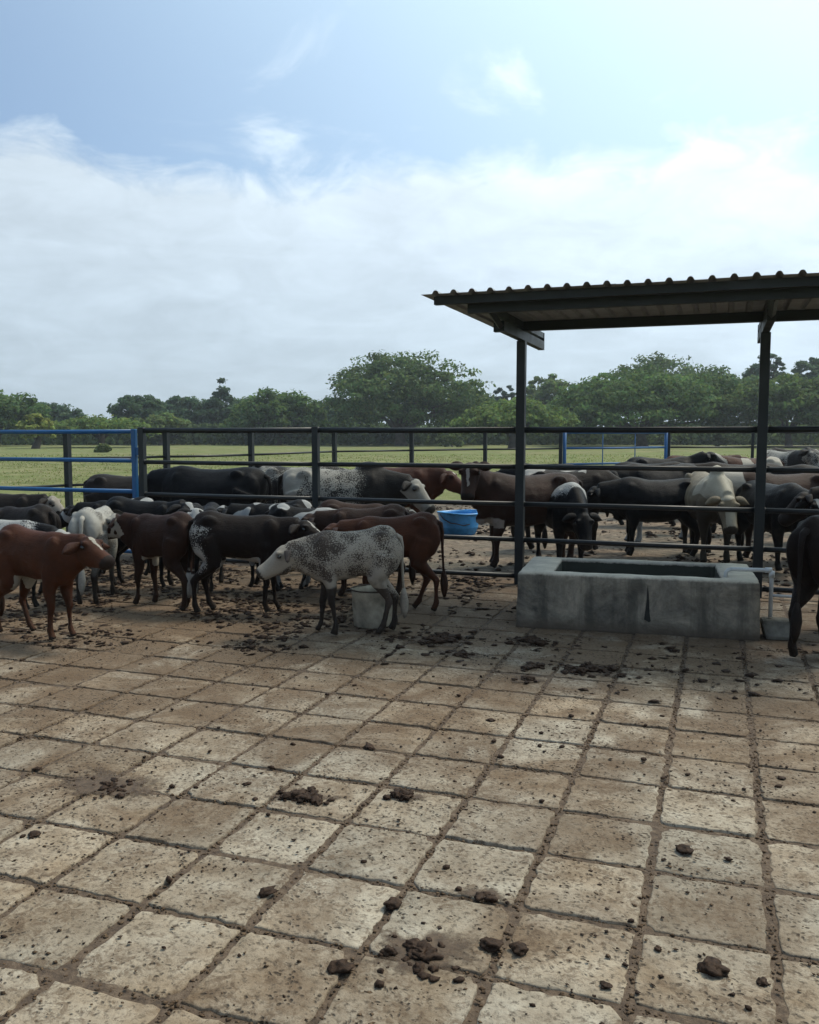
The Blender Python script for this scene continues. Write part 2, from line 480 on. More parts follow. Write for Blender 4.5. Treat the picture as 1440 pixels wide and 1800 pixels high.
def m_roof():
    m, t, b, out = mat_new('roof_sheet')
    P = coords(t, 'World')
    f = tnoise(t, P, 5, 6, 0.7); g = tnoise(t, P, 22, 4, 0.7)
    c = ramp(t, f, [(0.3, (0.21, 0.21, 0.215)), (0.7, (0.36, 0.365, 0.375))])
    c = tmix(t, ramp(t, g, [(0.55, (0, 0, 0)), (0.7, (0.6, 0.6, 0.6))]), c, (0.16, 0.11, 0.075))
    t.links.new(c, b.inputs['Base Color']); b.inputs['Roughness'].default_value = 0.55
    tr = t.nodes.new('ShaderNodeBsdfTranslucent'); t.links.new(c, tr.inputs['Color'])
    mx = t.nodes.new('ShaderNodeMixShader'); mx.inputs[0].default_value = 0.08
    t.links.new(b.outputs[0], mx.inputs[1]); t.links.new(tr.outputs[0], mx.inputs[2]); t.links.new(mx.outputs[0], out.inputs[0])
    return m

M = dict(
    slab=m_slab(), joint=m_joint(), dung=m_dung(), dry=m_dung('dry_dung', 0.9, ((0.03, 0.020, 0.012), (0.095, 0.060, 0.035), (0.17, 0.12, 0.073))),
    dirt=m_dirt(), smear=m_smear(), pasture=m_pasture(), leaf=m_tint('leaf', 0.85, 0.42), grass=m_tint('grass_blade', 0.9, 0.5),
    bark=m_plain('bark', (0.075, 0.062, 0.05), 0.95, 0.2, 0.45, 2.0),
    black=m_paint('dark_green_paint', (0.003, 0.0065, 0.0075), 0.25, 0.42),
    steel=m_paint('black_paint', (0.003, 0.005, 0.006), 0.25, 0.40),
    blue=m_paint('blue_paint', (0.005, 0.075, 0.20), 0.25, 0.35),
    roof=m_roof(),
    concrete=m_concrete(), pvc=m_plain('white_pvc', (0.52, 0.53, 0.52), 0.45, 0.5, 0.25, 9),
    tub=m_plain('blue_plastic', (0.05, 0.27, 0.56), 0.4, 0.5, 0.3, 7), pail=m_plain('dirty_white_plastic', (0.30, 0.265, 0.20), 0.7, 0.3, 0.55, 7),
    rim=m_plain('dark_rim', (0.06, 0.045, 0.032), 0.7, 0.3, 0.3, 20),
    block=m_plain('old_concrete', (0.15, 0.14, 0.115), 0.9, 0.2, 0.5, 8), damp=m_plain('damp_concrete', (0.022, 0.021, 0.018), 0.8, 0.3, 0.4, 20),
    eye=m_plain('eye_black', (0.006, 0.005, 0.005), 0.12, 0.6, 0.1, 10),
    water=m_plain('dark_water', (0.012, 0.016, 0.012), 0.06, 0.5, 0.2, 3),
)

# ------------------------------------------------------------------ ground
def gz(x, y):
    return noise.noise(Vector((x * 2.2, y * 2.2, 0))) * 0.018 + noise.noise(Vector((x * 7, y * 7, 3))) * 0.012

def ground_sheet(name, mat, x0, x1, y0, y1, z, step, amp, **kw):
    nx, ny = int((x1 - x0) / step) + 1, int((y1 - y0) / step) + 1
    xs, ys = np.linspace(x0, x1, nx), np.linspace(y0, y1, ny)
    v = [(x, y, z + amp * gz(x, y)) for y in ys for x in xs]
    i = np.arange((nx - 1) * (ny - 1)); r, c = i // (nx - 1), i % (nx - 1)
    a = r * nx + c
    f = np.stack([a, a + 1, a + nx + 1, a + nx], 1)
    return link(name, np_mesh(name, v, f, 4, smooth=True), None, mat, **kw)

pas = bmesh.new()
for a, b_, c_, d_ in ((-2500, -400, 2500, 4000),):
    vs = [pas.verts.new(p) for p in ((a, b_, -0.10), (c_, b_, -0.10), (c_, d_, -0.10), (a, d_, -0.10))]
    pas.faces.new(vs)
link('pasture_ground', bm_mesh(pas), None, M['pasture'], kind='structure')

FAR = [(-9.88, 8.73), (-9.51, 9.6), (-9.03, 10.61), (-8.25, 11.95), (-7.63, 13.54), (-7.38, 16.49), (-6.29, 18.14), (-5.11, 19.93), (-3.68, 21.81), (-1.26, 24.46), (0.88, 26.37), (3.75, 28.85), (6.97, 31.57)]
def far_x(y):
    for (xa, ya), (xb, yb) in zip(FAR, FAR[1:]):
        if ya <= y <= yb: return xa + (xb - xa) * (y - ya) / (yb - ya)
    return FAR[0][0] if y < FAR[0][1] else FAR[-1][0]
# corral dirt: a sheet that ends along the far fence
ysr = np.arange(9.55, 31.5, 0.11)
vv = []
nxr = 110
for y in ysr:
    xl = far_x(y) - 0.6 + 0.5 * noise.noise(Vector((0, y * 0.6, 5)))
    for k in range(nxr):
        s = (k / (nxr - 1)) ** 1.0
        x = xl + (9.5 - xl) * s
        vv.append((x, y, -0.025 + gz(x, y) * (0.9 if s > 0.01 else 0)))
i = np.arange((nxr - 1) * (len(ysr) - 1)); r_, c_ = i // (nxr - 1), i % (nxr - 1)
a_ = r_ * nxr + c_
link('corral_ground', np_mesh('corral_ground', vv, np.stack([a_, a_ + 1, a_ + nxr + 1, a_ + nxr], 1), 4, smooth=True), None, M['dirt'], kind='structure')

floor = ground_sheet('paved_floor', M['joint'], -10.2, 4.6, -1.6, 9.62, -0.0075, 0.07, 0.2, kind='structure')

# slabs
PX, PY = 0.4045, 0.411
X0, Y0 = 0.21, 2.415
def slab_mesh(seed):
    r = random.Random(seed)
    n = 11
    w, h = PX / 2 - 0.0165, PY / 2 - 0.0165
    base = []
    for side in range(4):
        for k in range(n):
            s = -1 + 2 * k / n
            if side == 0: p = (s * w, -h)
            elif side == 1: p = (w, s * h)
            elif side == 2: p = (-s * w, h)
            else: p = (-w, -s * h)
            base.append(p)
    bm = bmesh.new()
    rings = []
    jit = [(r.uniform(-1, 1) * 0.0075, r.uniform(-1, 1) * 0.0075) for _ in base]
    # nibble at corners
    for ci in (0, n, 2 * n, 3 * n):
        q = r.uniform(0.0, 0.005) if r.random() > .12 else r.uniform(.012, .028)
        x, y = base[ci]
        base[ci] = (x - math.copysign(q, x), y - math.copysign(q, y))
    for inset, z in ((-0.003, -0.02), (0.0, -0.0035), (0.0022, -0.0004), (0.008, 0.0004), (0.09, 0.0008)):
        ring = []
        for (x, y), (jx, jy) in zip(base, jit):
            fx, fy = 1 - inset / w, 1 - inset / h
            k = 1.0 if inset < 0.02 else (0.5 if inset < 0.05 else 0)
            ring.append(bm.verts.new((x * fx + jx * k, y * fy + jy * k, z + (r.uniform(-0.0014, 0.0014) if z > -0.01 else 0))))
        rings.append(ring)
    for a, b in zip(rings, rings[1:]):
        m = len(a)
        for k in range(m):
            bm.faces.new((a[k], a[(k + 1) % m], b[(k + 1) % m], b[k]))
    c = bm.verts.new((0, 0, 0.0008))
    a = rings[-1]
    for k in range(len(a)):
        bm.faces.new((a[k], a[(k + 1) % len(a)], c))
    me = bm_mesh(bm, 'slab', True)
    me.materials.append(M['slab'])
    return me
slab_vars = [slab_mesh(k) for k in range(14)]

def cam_proj(x, y, z):
    c, s = math.cos(YAW), math.sin(YAW)
    rx, f, u = x * c + y * s, -x * s + y * c, z - 1.6
    cp, spn = math.cos(R(5.078)), math.sin(R(5.078))
    d = f * cp - u * spn
    return (rx / d, (f * spn + u * cp) / d, d) if d > 0.1 else (99, 99, d)

cells = []
for i in range(-26, 12):
    for j in range(-10, 18):
        cx, cy = X0 + (i + 0.5) * PX, Y0 + (j + 0.5) * PY
        if cx < -10 or cx > 4.3 or cy > 9.5 or cy < -1.4: continue
        u, v, d = cam_proj(cx, cy, 0)
        inside = abs(u) < 0.49 and abs(v) < 0.62 and d > 0
        cells.append((0 if inside else 1, math.hypot(cx, cy), cx, cy))
cells.sort()
joined_v, joined_f, off = [], [], 0
nb = 0
for idx, (ins, dd, cx, cy) in enumerate(cells):
    me = slab_vars[rnd.randrange(14)]
    rot = rnd.choice((0, math.pi)) + rnd.uniform(-0.010, 0.010)
    pos = Vector((cx + rnd.uniform(-.003, .003), cy + rnd.uniform(-.003, .003), rnd.uniform(-0.0035, 0.003)))
    tx, ty = rnd.uniform(-0.008, 0.008), rnd.uniform(-0.008, 0.008)
    if ins == 0 and nb < 298:
        o = link('slab', me, floor)
        o.location = pos; o.rotation_euler = (tx, ty, rot)
        nb += 1
    else:
        Mx = Matrix.Translation(pos) @ Matrix.Rotation(rot, 4, 'Z')
        joined_v += [tuple(Mx @ v.co) for v in me.vertices]
        joined_f += [[a + off for a in p.vertices] for p in me.polygons]
        off += len(me.vertices)
me = bpy.data.meshes.new('further_slabs')
me.from_pydata(joined_v, [], joined_f)
me.polygons.foreach_set('use_smooth', [True] * len(me.polygons))
link('further_slabs', me, floor, M['slab'], kind='stuff')

# ------------------------------------------------------------------ dung
def lump(bm, c, r, flat=0.7, rr=None, sub=1, rough=0.28):
    rr = rr or rnd
    g = bmesh.ops.create_icosphere(bm, subdivisions=sub, radius=1.0)
    rot = Matrix.Rotation(rr.uniform(0, 6.28), 3, 'Z')
    sx, sy = rr.uniform(0.75, 1.45), rr.uniform(0.65, 1.15)
    o = Vector((rr.uniform(0, 99), rr.uniform(0, 99), 0))
    for v in g['verts']:
        k = 1 + rough * noise.noise(v.co * 1.5 + o) * 2.4 + rough * 0.7 * noise.noise(v.co * 3.6 + o)
        p = Vector((v.co.x * sx, v.co.y * sy, v.co.z * flat)) * (r * k)
        v.co = rot @ p + Vector(c)

def crumbs(name, mat, n, pts_fn, rlo, rhi, flat, seed, **kw):
    """many little deformed octahedra in one mesh"""
    g = np.random.default_rng(seed)
    P = pts_fn(g, n); n = len(P)
    rad = rlo + (rhi - rlo) * g.random(n) ** 3.2
    o = np.array([(1, 0, 0), (0, 1, 0), (-1, 0, 0), (0, -1, 0), (0, 0, 1), (0, 0, -.4)], float)
    V = o[None] * (rad[:, None, None]) * (1 + 0.75 * (g.random((n, 6, 1)) - .5))
    V[:, :, 2] *= flat
    V += (g.random((n, 6, 3)) - .5) * rad[:, None, None] * 0.5
    a = g.random(n) * 6.28
    ca, sa = np.cos(a)[:, None], np.sin(a)[:, None]
    X = V[:, :, 0] * ca - V[:, :, 1] * sa; Y = V[:, :, 0] * sa + V[:, :, 1] * ca
    V = np.stack([X + P[:, 0:1], Y + P[:, 1:2], V[:, :, 2] + P[:, 2:3] + rad[:, None] * flat * .25], 2)
    f = np.array([(0, 1, 4), (1, 2, 4), (2, 3, 4), (3, 0, 4), (1, 0, 5), (2, 1, 5), (3, 2, 5), (0, 3, 5)])
    Fc = (f[None] + (np.arange(n) * 6)[:, None, None]).reshape(-1, 3)
    return link(name, np_mesh(name, V.reshape(-1, 3), Fc, 3, smooth=True), None, mat, **kw)

def spread(xa, xb, ya, yb, p=None, cl=0.0, thr=-1.0, sc=1.6, z=0.003):
    def fn(g, n):
        x = g.uniform(xa, xb, n); y = g.uniform(ya, yb, n)
        keep = []
        for a, b in zip(x, y):
            v = noise.noise(Vector((a * sc, b * sc, 7.7)))
            keep.append(v > thr + (g.random() - .5) * 0.5 and (p is None or g.random() < p(a, b)))
        k = np.array(keep)
        return np.stack([x[k], y[k], np.full(k.sum(), z)], 1)
    return fn

def vis(x, y):
    u, v, d = cam_proj(x, y, 0)
    return d > 0 and abs(u) < 0.52
near = lambda a, b: 1.0 if vis(a, b) else 0.0
crumbs('dung_crumbs', M['dung'], 26000, spread(-8, 3, 1.4, 7.0, near, thr=0.02, sc=1.9), 0.0015, 0.0105, 0.30, 3, kind='stuff', label='small dark dung crumbs scattered over the paved floor', category='dung')
crumbs('dry_crumbs', M['dry'], 20000, spread(-8, 3, 1.4, 7.5, near, thr=0.0, sc=2.9), 0.0015, 0.010, 0.32, 4, kind='stuff', label='small dry brown dung crumbs scattered over the paved floor', category='dung')
herd = lambda a, b: (1.0 if (b > 5.5 + 0.25 * math.sin(a * 3) and not (-1.6 < a < .45 and 7.0 < b < 8.3)) else 0.0) * near(a, b) * (1.0 if a < -2.2 else 0.16)
crumbs('trampled_dung', M['dung'], 26000, spread(-9, 3, 5.2, 9.5, herd, thr=-0.15, sc=1.4), 0.004, 0.050, 0.22, 5, kind='stuff', label='trampled dung lumps covering the floor under the calves', category='dung')
crumbs('corral_dung', M['dung'], 9000, spread(-9, 5, 9.5, 22, near, thr=-0.1, sc=0.8, z=-0.02), 0.012, 0.07, 0.4, 6, kind='stuff', label='dung lumps trampled into the dirt behind the fence', category='dung')
crumbs('joint_gravel', M['dry'], 26000, lambda g, n: (lambda v, w, s, q: np.stack([np.where(s, X0 + PX * np.round((w - X0) / PX) + q, w), np.where(s, v, Y0 + PY * np.round((v - Y0) / PY) + q), np.full(n, -0.007)], 1))(g.uniform(1.4, 7, n), g.uniform(-6, 2, n), g.random(n) < .5, g.normal(0, 0.009, n)), 0.002, 0.010, 0.6, 8, kind='stuff', label='gritty crumbs packed in the joints between slabs', category='dung')

def pile(loc, spread_r, lumps, rmax, label, seed, stretch=1.0, mat='dung', group=None):
    rr = random.Random(seed)
    if lumps == 1:
        bm = bmesh.new(); lump(bm, (0, 0, rmax * .18), rmax * .86, 0.40, rr, 3, 0.30)
        o = link('dung_clod', bm_mesh(bm, 'dung', True), None, M[mat], label=label, category='dung', group=group)
        o.location = (*loc, 0.002)
        return o
    root = empty('dung_pile', (*loc, 0.002), rr.uniform(-.3, .3), label=label, cat='dung')
    bm = bmesh.new()      # the thin trodden film under the lumps
    c0 = bm.verts.new((0, 0, 0.0035)); ring = []
    for k in range(36):
        a = 6.28318 * k / 36
        q = spread_r * 1.35 * max(0.4, 0.80 + 0.55 * noise.noise(Vector((math.cos(a) * 1.3 + seed * .37, math.sin(a) * 1.3, 0.5))) + 0.16 * noise.noise(Vector((math.cos(a) * 5 + seed * .37, math.sin(a) * 5, 0.5))))
        ring.append(bm.verts.new((math.cos(a) * q * stretch, math.sin(a) * q, 0.0012)))
    for k in range(36): bm.faces.new((c0, ring[k], ring[(k + 1) % 36]))
    sme = bm_mesh(bm, 'smear', True)
    at_ = sme.color_attributes.new('tint', 'FLOAT_COLOR', 'POINT')
    for v, d_ in zip(sme.vertices, at_.data):
        w_ = 1.0 if v.co.xy.length < 1e-5 else 0.0
        d_.color = (w_, w_, w_, 1)
    link('smear', sme, root, M['smear'])
    for k in range(lumps):
        a = rr.uniform(0, 6.28); d = spread_r * abs(rr.gauss(0, 0.62))
        r = rmax * rr.uniform(0.25, 1.0) * (1.0 if d < spread_r * .7 else 0.55)
        bm = bmesh.new(); lump(bm, (0, 0, 0), r, rr.uniform(0.30, 0.6), rr, 3 if r > 0.018 else 2, 0.36)
        o = link('lump', bm_mesh(bm, 'dung', True), root, M[mat])
        o.location = (math.cos(a) * d * stretch, math.sin(a) * d, r * 0.3)
    return root
piles = [
    ((-1.70, 3.41), .10, 36, .032, 'dung pile broken into lumps, widest of the middle foreground', 1.9),
    ((-1.27, 3.56), .06, 15, .030, 'smaller broken dung pile just behind and beside the wide foreground one', 1.5),
    ((-0.84, 2.46), .135, 26, .030, 'nearest cluster of dark dung lumps at the bottom of the floor', 1.3),
    ((-0.77, 5.93), .14, 34, .045, 'long dark dung heap in front of the trough', 2.0),
    ((-2.03, 6.41), .19, 30, .05, 'flat dark dung heap on the floor to the right of the bucket', 1.8),
    ((-1.34, 6.62), .13, 22, .05, 'dark dung heap close to the left end of the trough', 1.6),
    ((-1.15, 5.88), .09, 14, .04, 'round dung lump cluster left of the long heap', 1.1),
    ((-1.13, 5.56), .10, 12, .03, 'sparse dung lumps nearest the viewer of the heaps before the trough', 1.2),
    ((-2.56, 3.22), .17, 46, .020, 'flattened brown dung patch at the left foreground', 1.5),
    ((-1.72, 6.05), .12, 16, .035, 'scattered dark dung heap between trough and bucket', 2.2),
    ((-0.72, 2.86), .055, 12, .018, 'crumbly dung line lying along a joint behind the loose clods', 2.2),
]
for s, (l, sr, n, rm, lb, st) in enumerate(piles): pile(l, sr, n, rm, lb, 50 + s, st)
clods = [((-0.63, 2.567), .040, 'big upright dung clod beside the nearest dung cluster'), ((-0.541, 2.576), .033, 'knobbly dung clod, second of the big pair near the bottom centre'),
         ((0.028, 2.672), .044, 'large smooth oval dung clod at the lower right of the floor'), ((-0.077, 3.432), .036, 'flat split dung clod in the middle of a slab on the right'),
         ((-1.0, 2.69), .040, 'grey flattened dung cake lying on a joint at bottom centre'), ((-1.028, 2.309), .034, 'dark dung clod on the joint at the bottom left of centre'),
         ((-1.639, 4.074), .030, 'single dung clod alone on a pale slab in the middle of the floor'), ((-1.445, 2.628), .030, 'dark dung clod on a slab edge, lower left'),
         ((-2.534, 2.711), .030, 'small dark dung clod on a pale stain at the far left edge'), ((-0.133, 2.725), .016, 'small round clod above the oval clod'),
         ((-1.161, 4.687), .024, 'small dark clod on a slab left of the centre joint'), ((0.165, 2.653), .018, 'small flat clod beside the large oval clod'),
         ((-1.99, 3.447), .020, 'small clod just left of the wide dung pile'), ((0.077, 3.414), .016, 'round small clod right of the split clod'),
         ((-0.265, 2.483), .015, 'tiny clod pair member on the bottom joint'), ((0.321, 4.325), .022, 'small dark clod near the right edge of the floor')]
for s, (l, r, lb) in enumerate(clods): pile(l, 0.0, 1, r, lb, 90 + s)
rr = random.Random(77)
cnt = 0
while cnt < 110:
    y = 2.2 + 4.2 * rr.random() ** 0.9
    x = rr.uniform(-6, 1.6)
    u, v, d = cam_proj(x, y, 0)
    if abs(u) > 0.46 or v > 0.58: continue
    bm = bmesh.new(); r = rr.uniform(0.007, 0.017)
    lump(bm, (0, 0, r * 0.35), r, 0.6, rr, 1)
    o = link('dung_clod', bm_mesh(bm, 'dung', True), None, M['dung'], label='small dark dung clod lying loose on the slabs', category='dung', group='small dung clods scattered on the floor')
    o.location = (x, y, 0.002)
    cnt += 1

# ------------------------------------------------------------------ trough and plumbing
tr = empty('water_trough', (-0.635, 7.655, 0), R(4.0), label='rough grey concrete water trough with pale rim beneath the shelter', cat='trough')
def trough_shell():
    bm = bmesh.new()
    L, W, H = 0.935, 0.47, 0.465
    l2, w2 = 0.66, 0.375
    nx, ny, nz = 28, 12, 10
    def grid_ring(l, w, z, jit):
        pts = []
        for k in range(nx): pts.append((-l + 2 * l * k / nx, -w))
        for k in range(ny): pts.append((l, -w + 2 * w * k / ny))
        for k in range(nx): pts.append((l - 2 * l * k / nx, w))
        for k in range(ny): pts.append((-l, w - 2 * w * k / ny))
        return [bm.verts.new((x + jit * noise.noise(Vector((x * 9, y * 9, z * 9))), y + jit * noise.noise(Vector((x * 9, y * 9, z * 9 + 9))), z + (0.6 * jit * noise.noise(Vector((x * 7, y * 7, 4))) if z > 0.2 else 0))) for x, y in pts]
    rings = [grid_ring(L + 0.012, W + 0.012, -0.03, 0.006)]
    for k in range(nz): rings.append(grid_ring(L + 0.01 * (1 - k / nz), W + 0.01 * (1 - k / nz), 0.02 + (H - 0.04) * k / (nz - 1), 0.010))
    rings.append(grid_ring(L - 0.012, W - 0.012, H, 0.010))
    rings.append(grid_ring(l2 + 0.12, w2 + 0.05, H + 0.002, 0.010))
    rings.append(grid_ring(l2 + 0.006, w2 + 0.006, H, 0.008))
    rings.append(grid_ring(l2, w2, H - 0.015, 0.008))
    rings.append(grid_ring(l2 - 0.02, w2 - 0.02, 0.08, 0.006))
    for a, b in zip(rings, rings[1:]):
        m = len(a)
        for k in range(m): bm.faces.new((a[k], a[(k + 1) % m], b[(k + 1) % m], b[k]))
    bm.faces.new(rings[-1])
    bm.faces.new(rings[0][::-1])
    return bm_mesh(bm, 'basin', True)
link('basin', trough_shell(), tr, M['concrete'])
bm = bmesh.new(); box(bm, (-0.655, -0.37, 0.09), (0.655, 0.37, 0.17)); link('water', bm_mesh(bm), tr, M['water'])
bm = bmesh.new()   # dark vertical gap where the render has broken off the front
v = [(0.098, 0.40), (0.106, 0.34), (0.112, 0.27), (0.118, 0.17), (0.128, 0.11), (0.115, 0.10), (0.090, 0.115), (0.076, 0.12), (0.084, 0.19), (0.093, 0.27)]
fr = [bm.verts.new((x, -0.4815, z)) for x, z in v]; bk = [bm.verts.new((x, -0.45, z)) for x, z in v]
bm.faces.new(fr)
for k in range(10): bm.faces.new((fr[k], fr[(k + 1) % 10], bk[(k + 1) % 10], bk[k]))
link('damp_crack', bm_mesh(bm), tr, M['damp'])

pi_ = empty('water_pipe', (0.42, 7.42, 0), R(5), label='white plastic water pipe rising beside the trough and bending over its rim', cat='pipe')
bm = bmesh.new()
tube(bm, [(0.0, 0, 0.16), (0.0, 0, 0.50), (-0.008, 0, 0.523), (-0.03, 0, 0.53), (-0.30, 0, 0.528), (-0.325, 0, 0.52), (-0.34, 0, 0.50), (-0.345, 0, 0.43)], 0.016, 12)
link('riser', bm_mesh(bm, 'pipe', True), pi_, M['pvc'])
bm = bmesh.new(); tube(bm, [(0.0, 0, 0.475), (0.0, 0, 0.525)], 0.022, 12); tube(bm, [(-0.05, 0, 0.53), (-0.0, 0, 0.53)], 0.022, 12); link('elbow', bm_mesh(bm, 'elbow', True), pi_, M['pvc'])
bm = bmesh.new(); tube(bm, [(0.01, 0, 0.33), (0.16, 0.02, 0.325), (0.175, 0.02, 0.335), (0.18, 0.02, 0.46)], 0.012, 10); link('branch_pipe', bm_mesh(bm, 'pipe', True), pi_, M['pvc'])
bm = bmesh.new(); box(bm, (-0.05, -0.13, 0.0), (0.17, 0.10, 0.15), 0.03)
for v in bm.verts:
    if v.co.z > 0.1: v.co.x -= 0.02; v.co.y *= 0.7
link('base_block', bm_mesh(bm, 'block', False), pi_, M['block'])

# ------------------------------------------------------------------ shelter
FY = 9.2
RAILZ = [1.64, 1.25, 0.855, 0.475, 0.085]
sh = empty('shelter', (-0.8, FY, 0), 0, label='open shelter with dark steel posts carrying a corrugated metal roof over the trough', cat='shelter')
def part_box(name, parent, lo, hi, mat, bevel=0.004, **kw):
    bm = bmesh.new(); box(bm, lo, hi, bevel)
    o = link(name, bm_mesh(bm, name), parent, mat, **kw)
    return o
def P0(parent, o):   # keep world coordinates of mesh data under a placed empty
    o.matrix_parent_inverse = parent.matrix_basis.inverted()
    return o
def roof_z(y): return 2.765 + (y - 7.2) * 0.004
for px in (-1.975, 0.39):
    P0(sh, part_box('post', sh, (px - .045, FY - .045, -0.02), (px + .045, FY + .045, 2.56), M['black']))
    P0(sh, part_box('arm', sh, (px - .035, 8.25, 2.562), (px + .035, 10.26, 2.66), M['black']))
    bm = bmesh.new()
    y0, y1 = 7.46, 10.26
    vs = []
    for y, dz in ((y0, 0), (y1, 0)):
        for x in (px - .03, px + .03):
            for z in (roof_z(y) - 0.085, roof_z(y) - 0.021): vs.append(bm.verts.new((x, y, z)))
    for q in ((0, 1, 3, 2), (4, 6, 7, 5), (0, 4, 5, 1), (2, 3, 7, 6), (1, 5, 7, 3), (0, 2, 6, 4)): bm.faces.new([vs[i] for i in q])
    P0(sh, link('rafter', bm_mesh(bm, 'rafter'), sh, M['black']))
    P0(sh, part_box('end_plate', sh, (px - .036, 10.262, 2.56), (px + .036, 10.272, 2.755), M['black'], 0))
    bm = bmesh.new()   # slanting brace from arm to the rafter
    tube(bm, [(px, 8.24, 2.61), (px, 7.85, 2.70)], 0.035, 4); P0(sh, link('brace', bm_mesh(bm, 'brace'), sh, M['black']))
for (y, x0, h, dz) in ((7.26, -2.31, 0.062, 0.0), (7.42, -2.06, 0.125, 0), (9.76, -2.25, 0.02, 0)):
    z = roof_z(y)
    P0(sh, part_box('purlin', sh, (x0, y - .03, z - 0.02 - h), (1.02, y + .03, z - 0.014), M['black'], 0.003))
P0(sh, part_box('main_beam', sh, (-2.27, FY - .04, 2.662), (0.86, FY + .04, roof_z(FY) - 0.0155), M['black'], 0.003))

def roof_sheet(x0, x1, lift):
    """trapezoid ribbed sheet with thickness"""
    bm = bmesh.new()
    pitch = 0.155
    prof = []
    x = x0
    while x < x1 - 1e-6:
        for dx, dz in ((0, 0), (0.095, 0), (0.108, 0.022), (0.118, 0.028), (0.132, 0.028), (0.142, 0.022)):
            if x + dx <= x1: prof.append((x + dx, dz))
        x += pitch
    prof.append((x1, 0))
    ny = 10
    def layer(off):
        g = []
        for j in range(ny + 1):
            y = 7.10 + (9.84 - 7.10) * j / ny
            g.append([bm.verts.new((px, y, roof_z(y) - 0.012 + dz + lift + off + 0.003 * noise.noise(Vector((px * 2, y * 2, 1))))) for px, dz in prof])
        return g
    T, B = layer(0.0), layer(-0.0022)
    n = len(prof)
    for j in range(ny):
        for k in range(n - 1):
            bm.faces.new((T[j][k], T[j][k + 1], T[j + 1][k + 1], T[j + 1][k]))
            bm.faces.new((B[j][k], B[j + 1][k], B[j + 1][k + 1], B[j][k + 1]))
    for k in range(n - 1):
        bm.faces.new((T[0][k], B[0][k], B[0][k + 1], T[0][k + 1]))
        bm.faces.new((T[ny][k], T[ny][k + 1], B[ny][k + 1], B[ny][k]))
    for j in range(ny):
        bm.faces.new((T[j][0], T[j + 1][0], B[j + 1][0], B[j][0]))
        bm.faces.new((T[j][n - 1], B[j][n - 1], B[j + 1][n - 1], T[j + 1][n - 1]))
    return bm_mesh(bm, 'roof_sheet')
xs = -2.38
k = 0
while xs < 1.05:
    P0(sh, link('roof_sheet', roof_sheet(xs, xs + 0.155 * 5 + 0.04, 0.003 * (k % 2)), sh, M['roof']))
    xs += 0.155 * 5; k += 1

# ------------------------------------------------------------------ near fence
fe = empty('pipe_fence', (-4.35, FY, 0), 0, label='dark five-rail pipe fence running behind the calves and the trough', cat='fence')
def rail(parent, a, b, r=0.028, mat=None, name='rail', seg=10):
    bm = bmesh.new()
    a, b = Vector(a), Vector(b)
    mid = (a + b) / 2 + Vector((0, 0, rnd.uniform(-0.006, 0.003)))
    tube(bm, [a, mid, b], r, seg)
    P0(parent, link(name, bm_mesh(bm, name, True), parent, mat or M['steel']))
for px in (-6.70, -4.35, 2.75):
    P0(fe, part_box('post', fe, (px - .036, FY - .036, -0.02), (px + .036, FY + .036, 1.675), M['black'], 0.005))
xsp = [-6.70, -4.35, -1.975, 0.39, 2.75, 5.1]
for i, z in enumerate(RAILZ):
    for a, b in zip(xsp, xsp[1:]):
        rail(fe, (a + .037, FY, z), (b - .037 if b != 5.1 else b, FY, z), 0.031 if i == 0 else 0.026)
P0(fe, part_box('post', fe, (5.1, FY - .036, -0.02), (5.172, FY + .036, 1.675), M['black'], 0.005))

for px in (-6.70, -4.35, -1.975, 0.39, 2.75):
    hw_ = 0.045 if px in (-1.975, 0.39) else 0.036
    for i, z in enumerate(RAILZ):
        for sd in (-1, 1):
            bm = bmesh.new(); x = px + sd * (hw_ + 0.003)
            tube(bm, [(x - .004, FY, z), (x + .004, FY, z)], 0.037 if i == 0 else 0.032, 10)
            P0(fe, link('weld_collar', bm_mesh(bm, 'collar', True), fe, M['steel']))
# blue gate in line with the near fence
ga = empty('blue_gate', (-6.82, FY, 0), 0, label='blue tubular cattle gate closed beside the fence post, nearest of the two blue gates', cat='gate')
gx0, gx1 = -9.7, -6.815
for k, z in enumerate((1.625, 1.265, 0.885, 0.50, 0.13)):
    rail(ga, (gx0, FY, z), (gx1 - 0.03, FY, z), 0.027, M['blue'])
for x in (gx0, gx1):
    P0(ga, part_box('stile', ga, (x - .03, FY - .027, 0.08), (x + .03, FY + .027, 1.655), M['blue'], 0.008))
for z in (0.35, 1.38):
    P0(ga, part_box('hinge', ga, (gx1 + 0.031, FY - 0.022, z - 0.05), (gx1 + 0.078, FY + 0.022, z + 0.05), M['blue'], 0.005))

# ------------------------------------------------------------------ far fence
ff = empty('far_fence', (FAR[5][0], FAR[5][1], 0), 0, label='distant dark pipe fence enclosing the corral in front of the pasture', cat='fence')
for k, (x, y) in enumerate(FAR):
    P0(ff, part_box('post', ff, (x - .04, y - .04, -0.1), (x + .04, y + .04, 1.66), M['black'], 0))
for k, ((xa, ya), (xb, yb)) in enumerate(zip(FAR, FAR[1:])):
    if k == 8: continue
    for i, z in enumerate((1.63, 1.235, 0.84, 0.46, 0.08)):
        rail(ff, (xa, ya, z), (xb, yb, z), 0.026 if i == 0 else 0.021, None, 'rail', 6)
fg = empty('blue_gate', (FAR[8][0], FAR[8][1], 0), 0, label='small distant blue gate in the far fence in front of the trees', cat='gate')
(xa, ya), (xb, yb) = FAR[8], FAR[9]
d = Vector((xb - xa, yb - ya, 0)); dn = d.normalized()
A = Vector((xa, ya, 0)) + dn * 0.12; B = Vector((xb, yb, 0)) - dn * 0.1
for z in (1.62, 1.235, 0.84, 0.46, 0.12): rail(fg, A + Vector((0, 0, z)), B + Vector((0, 0, z)), 0.026, M['blue'], 'rail', 8)
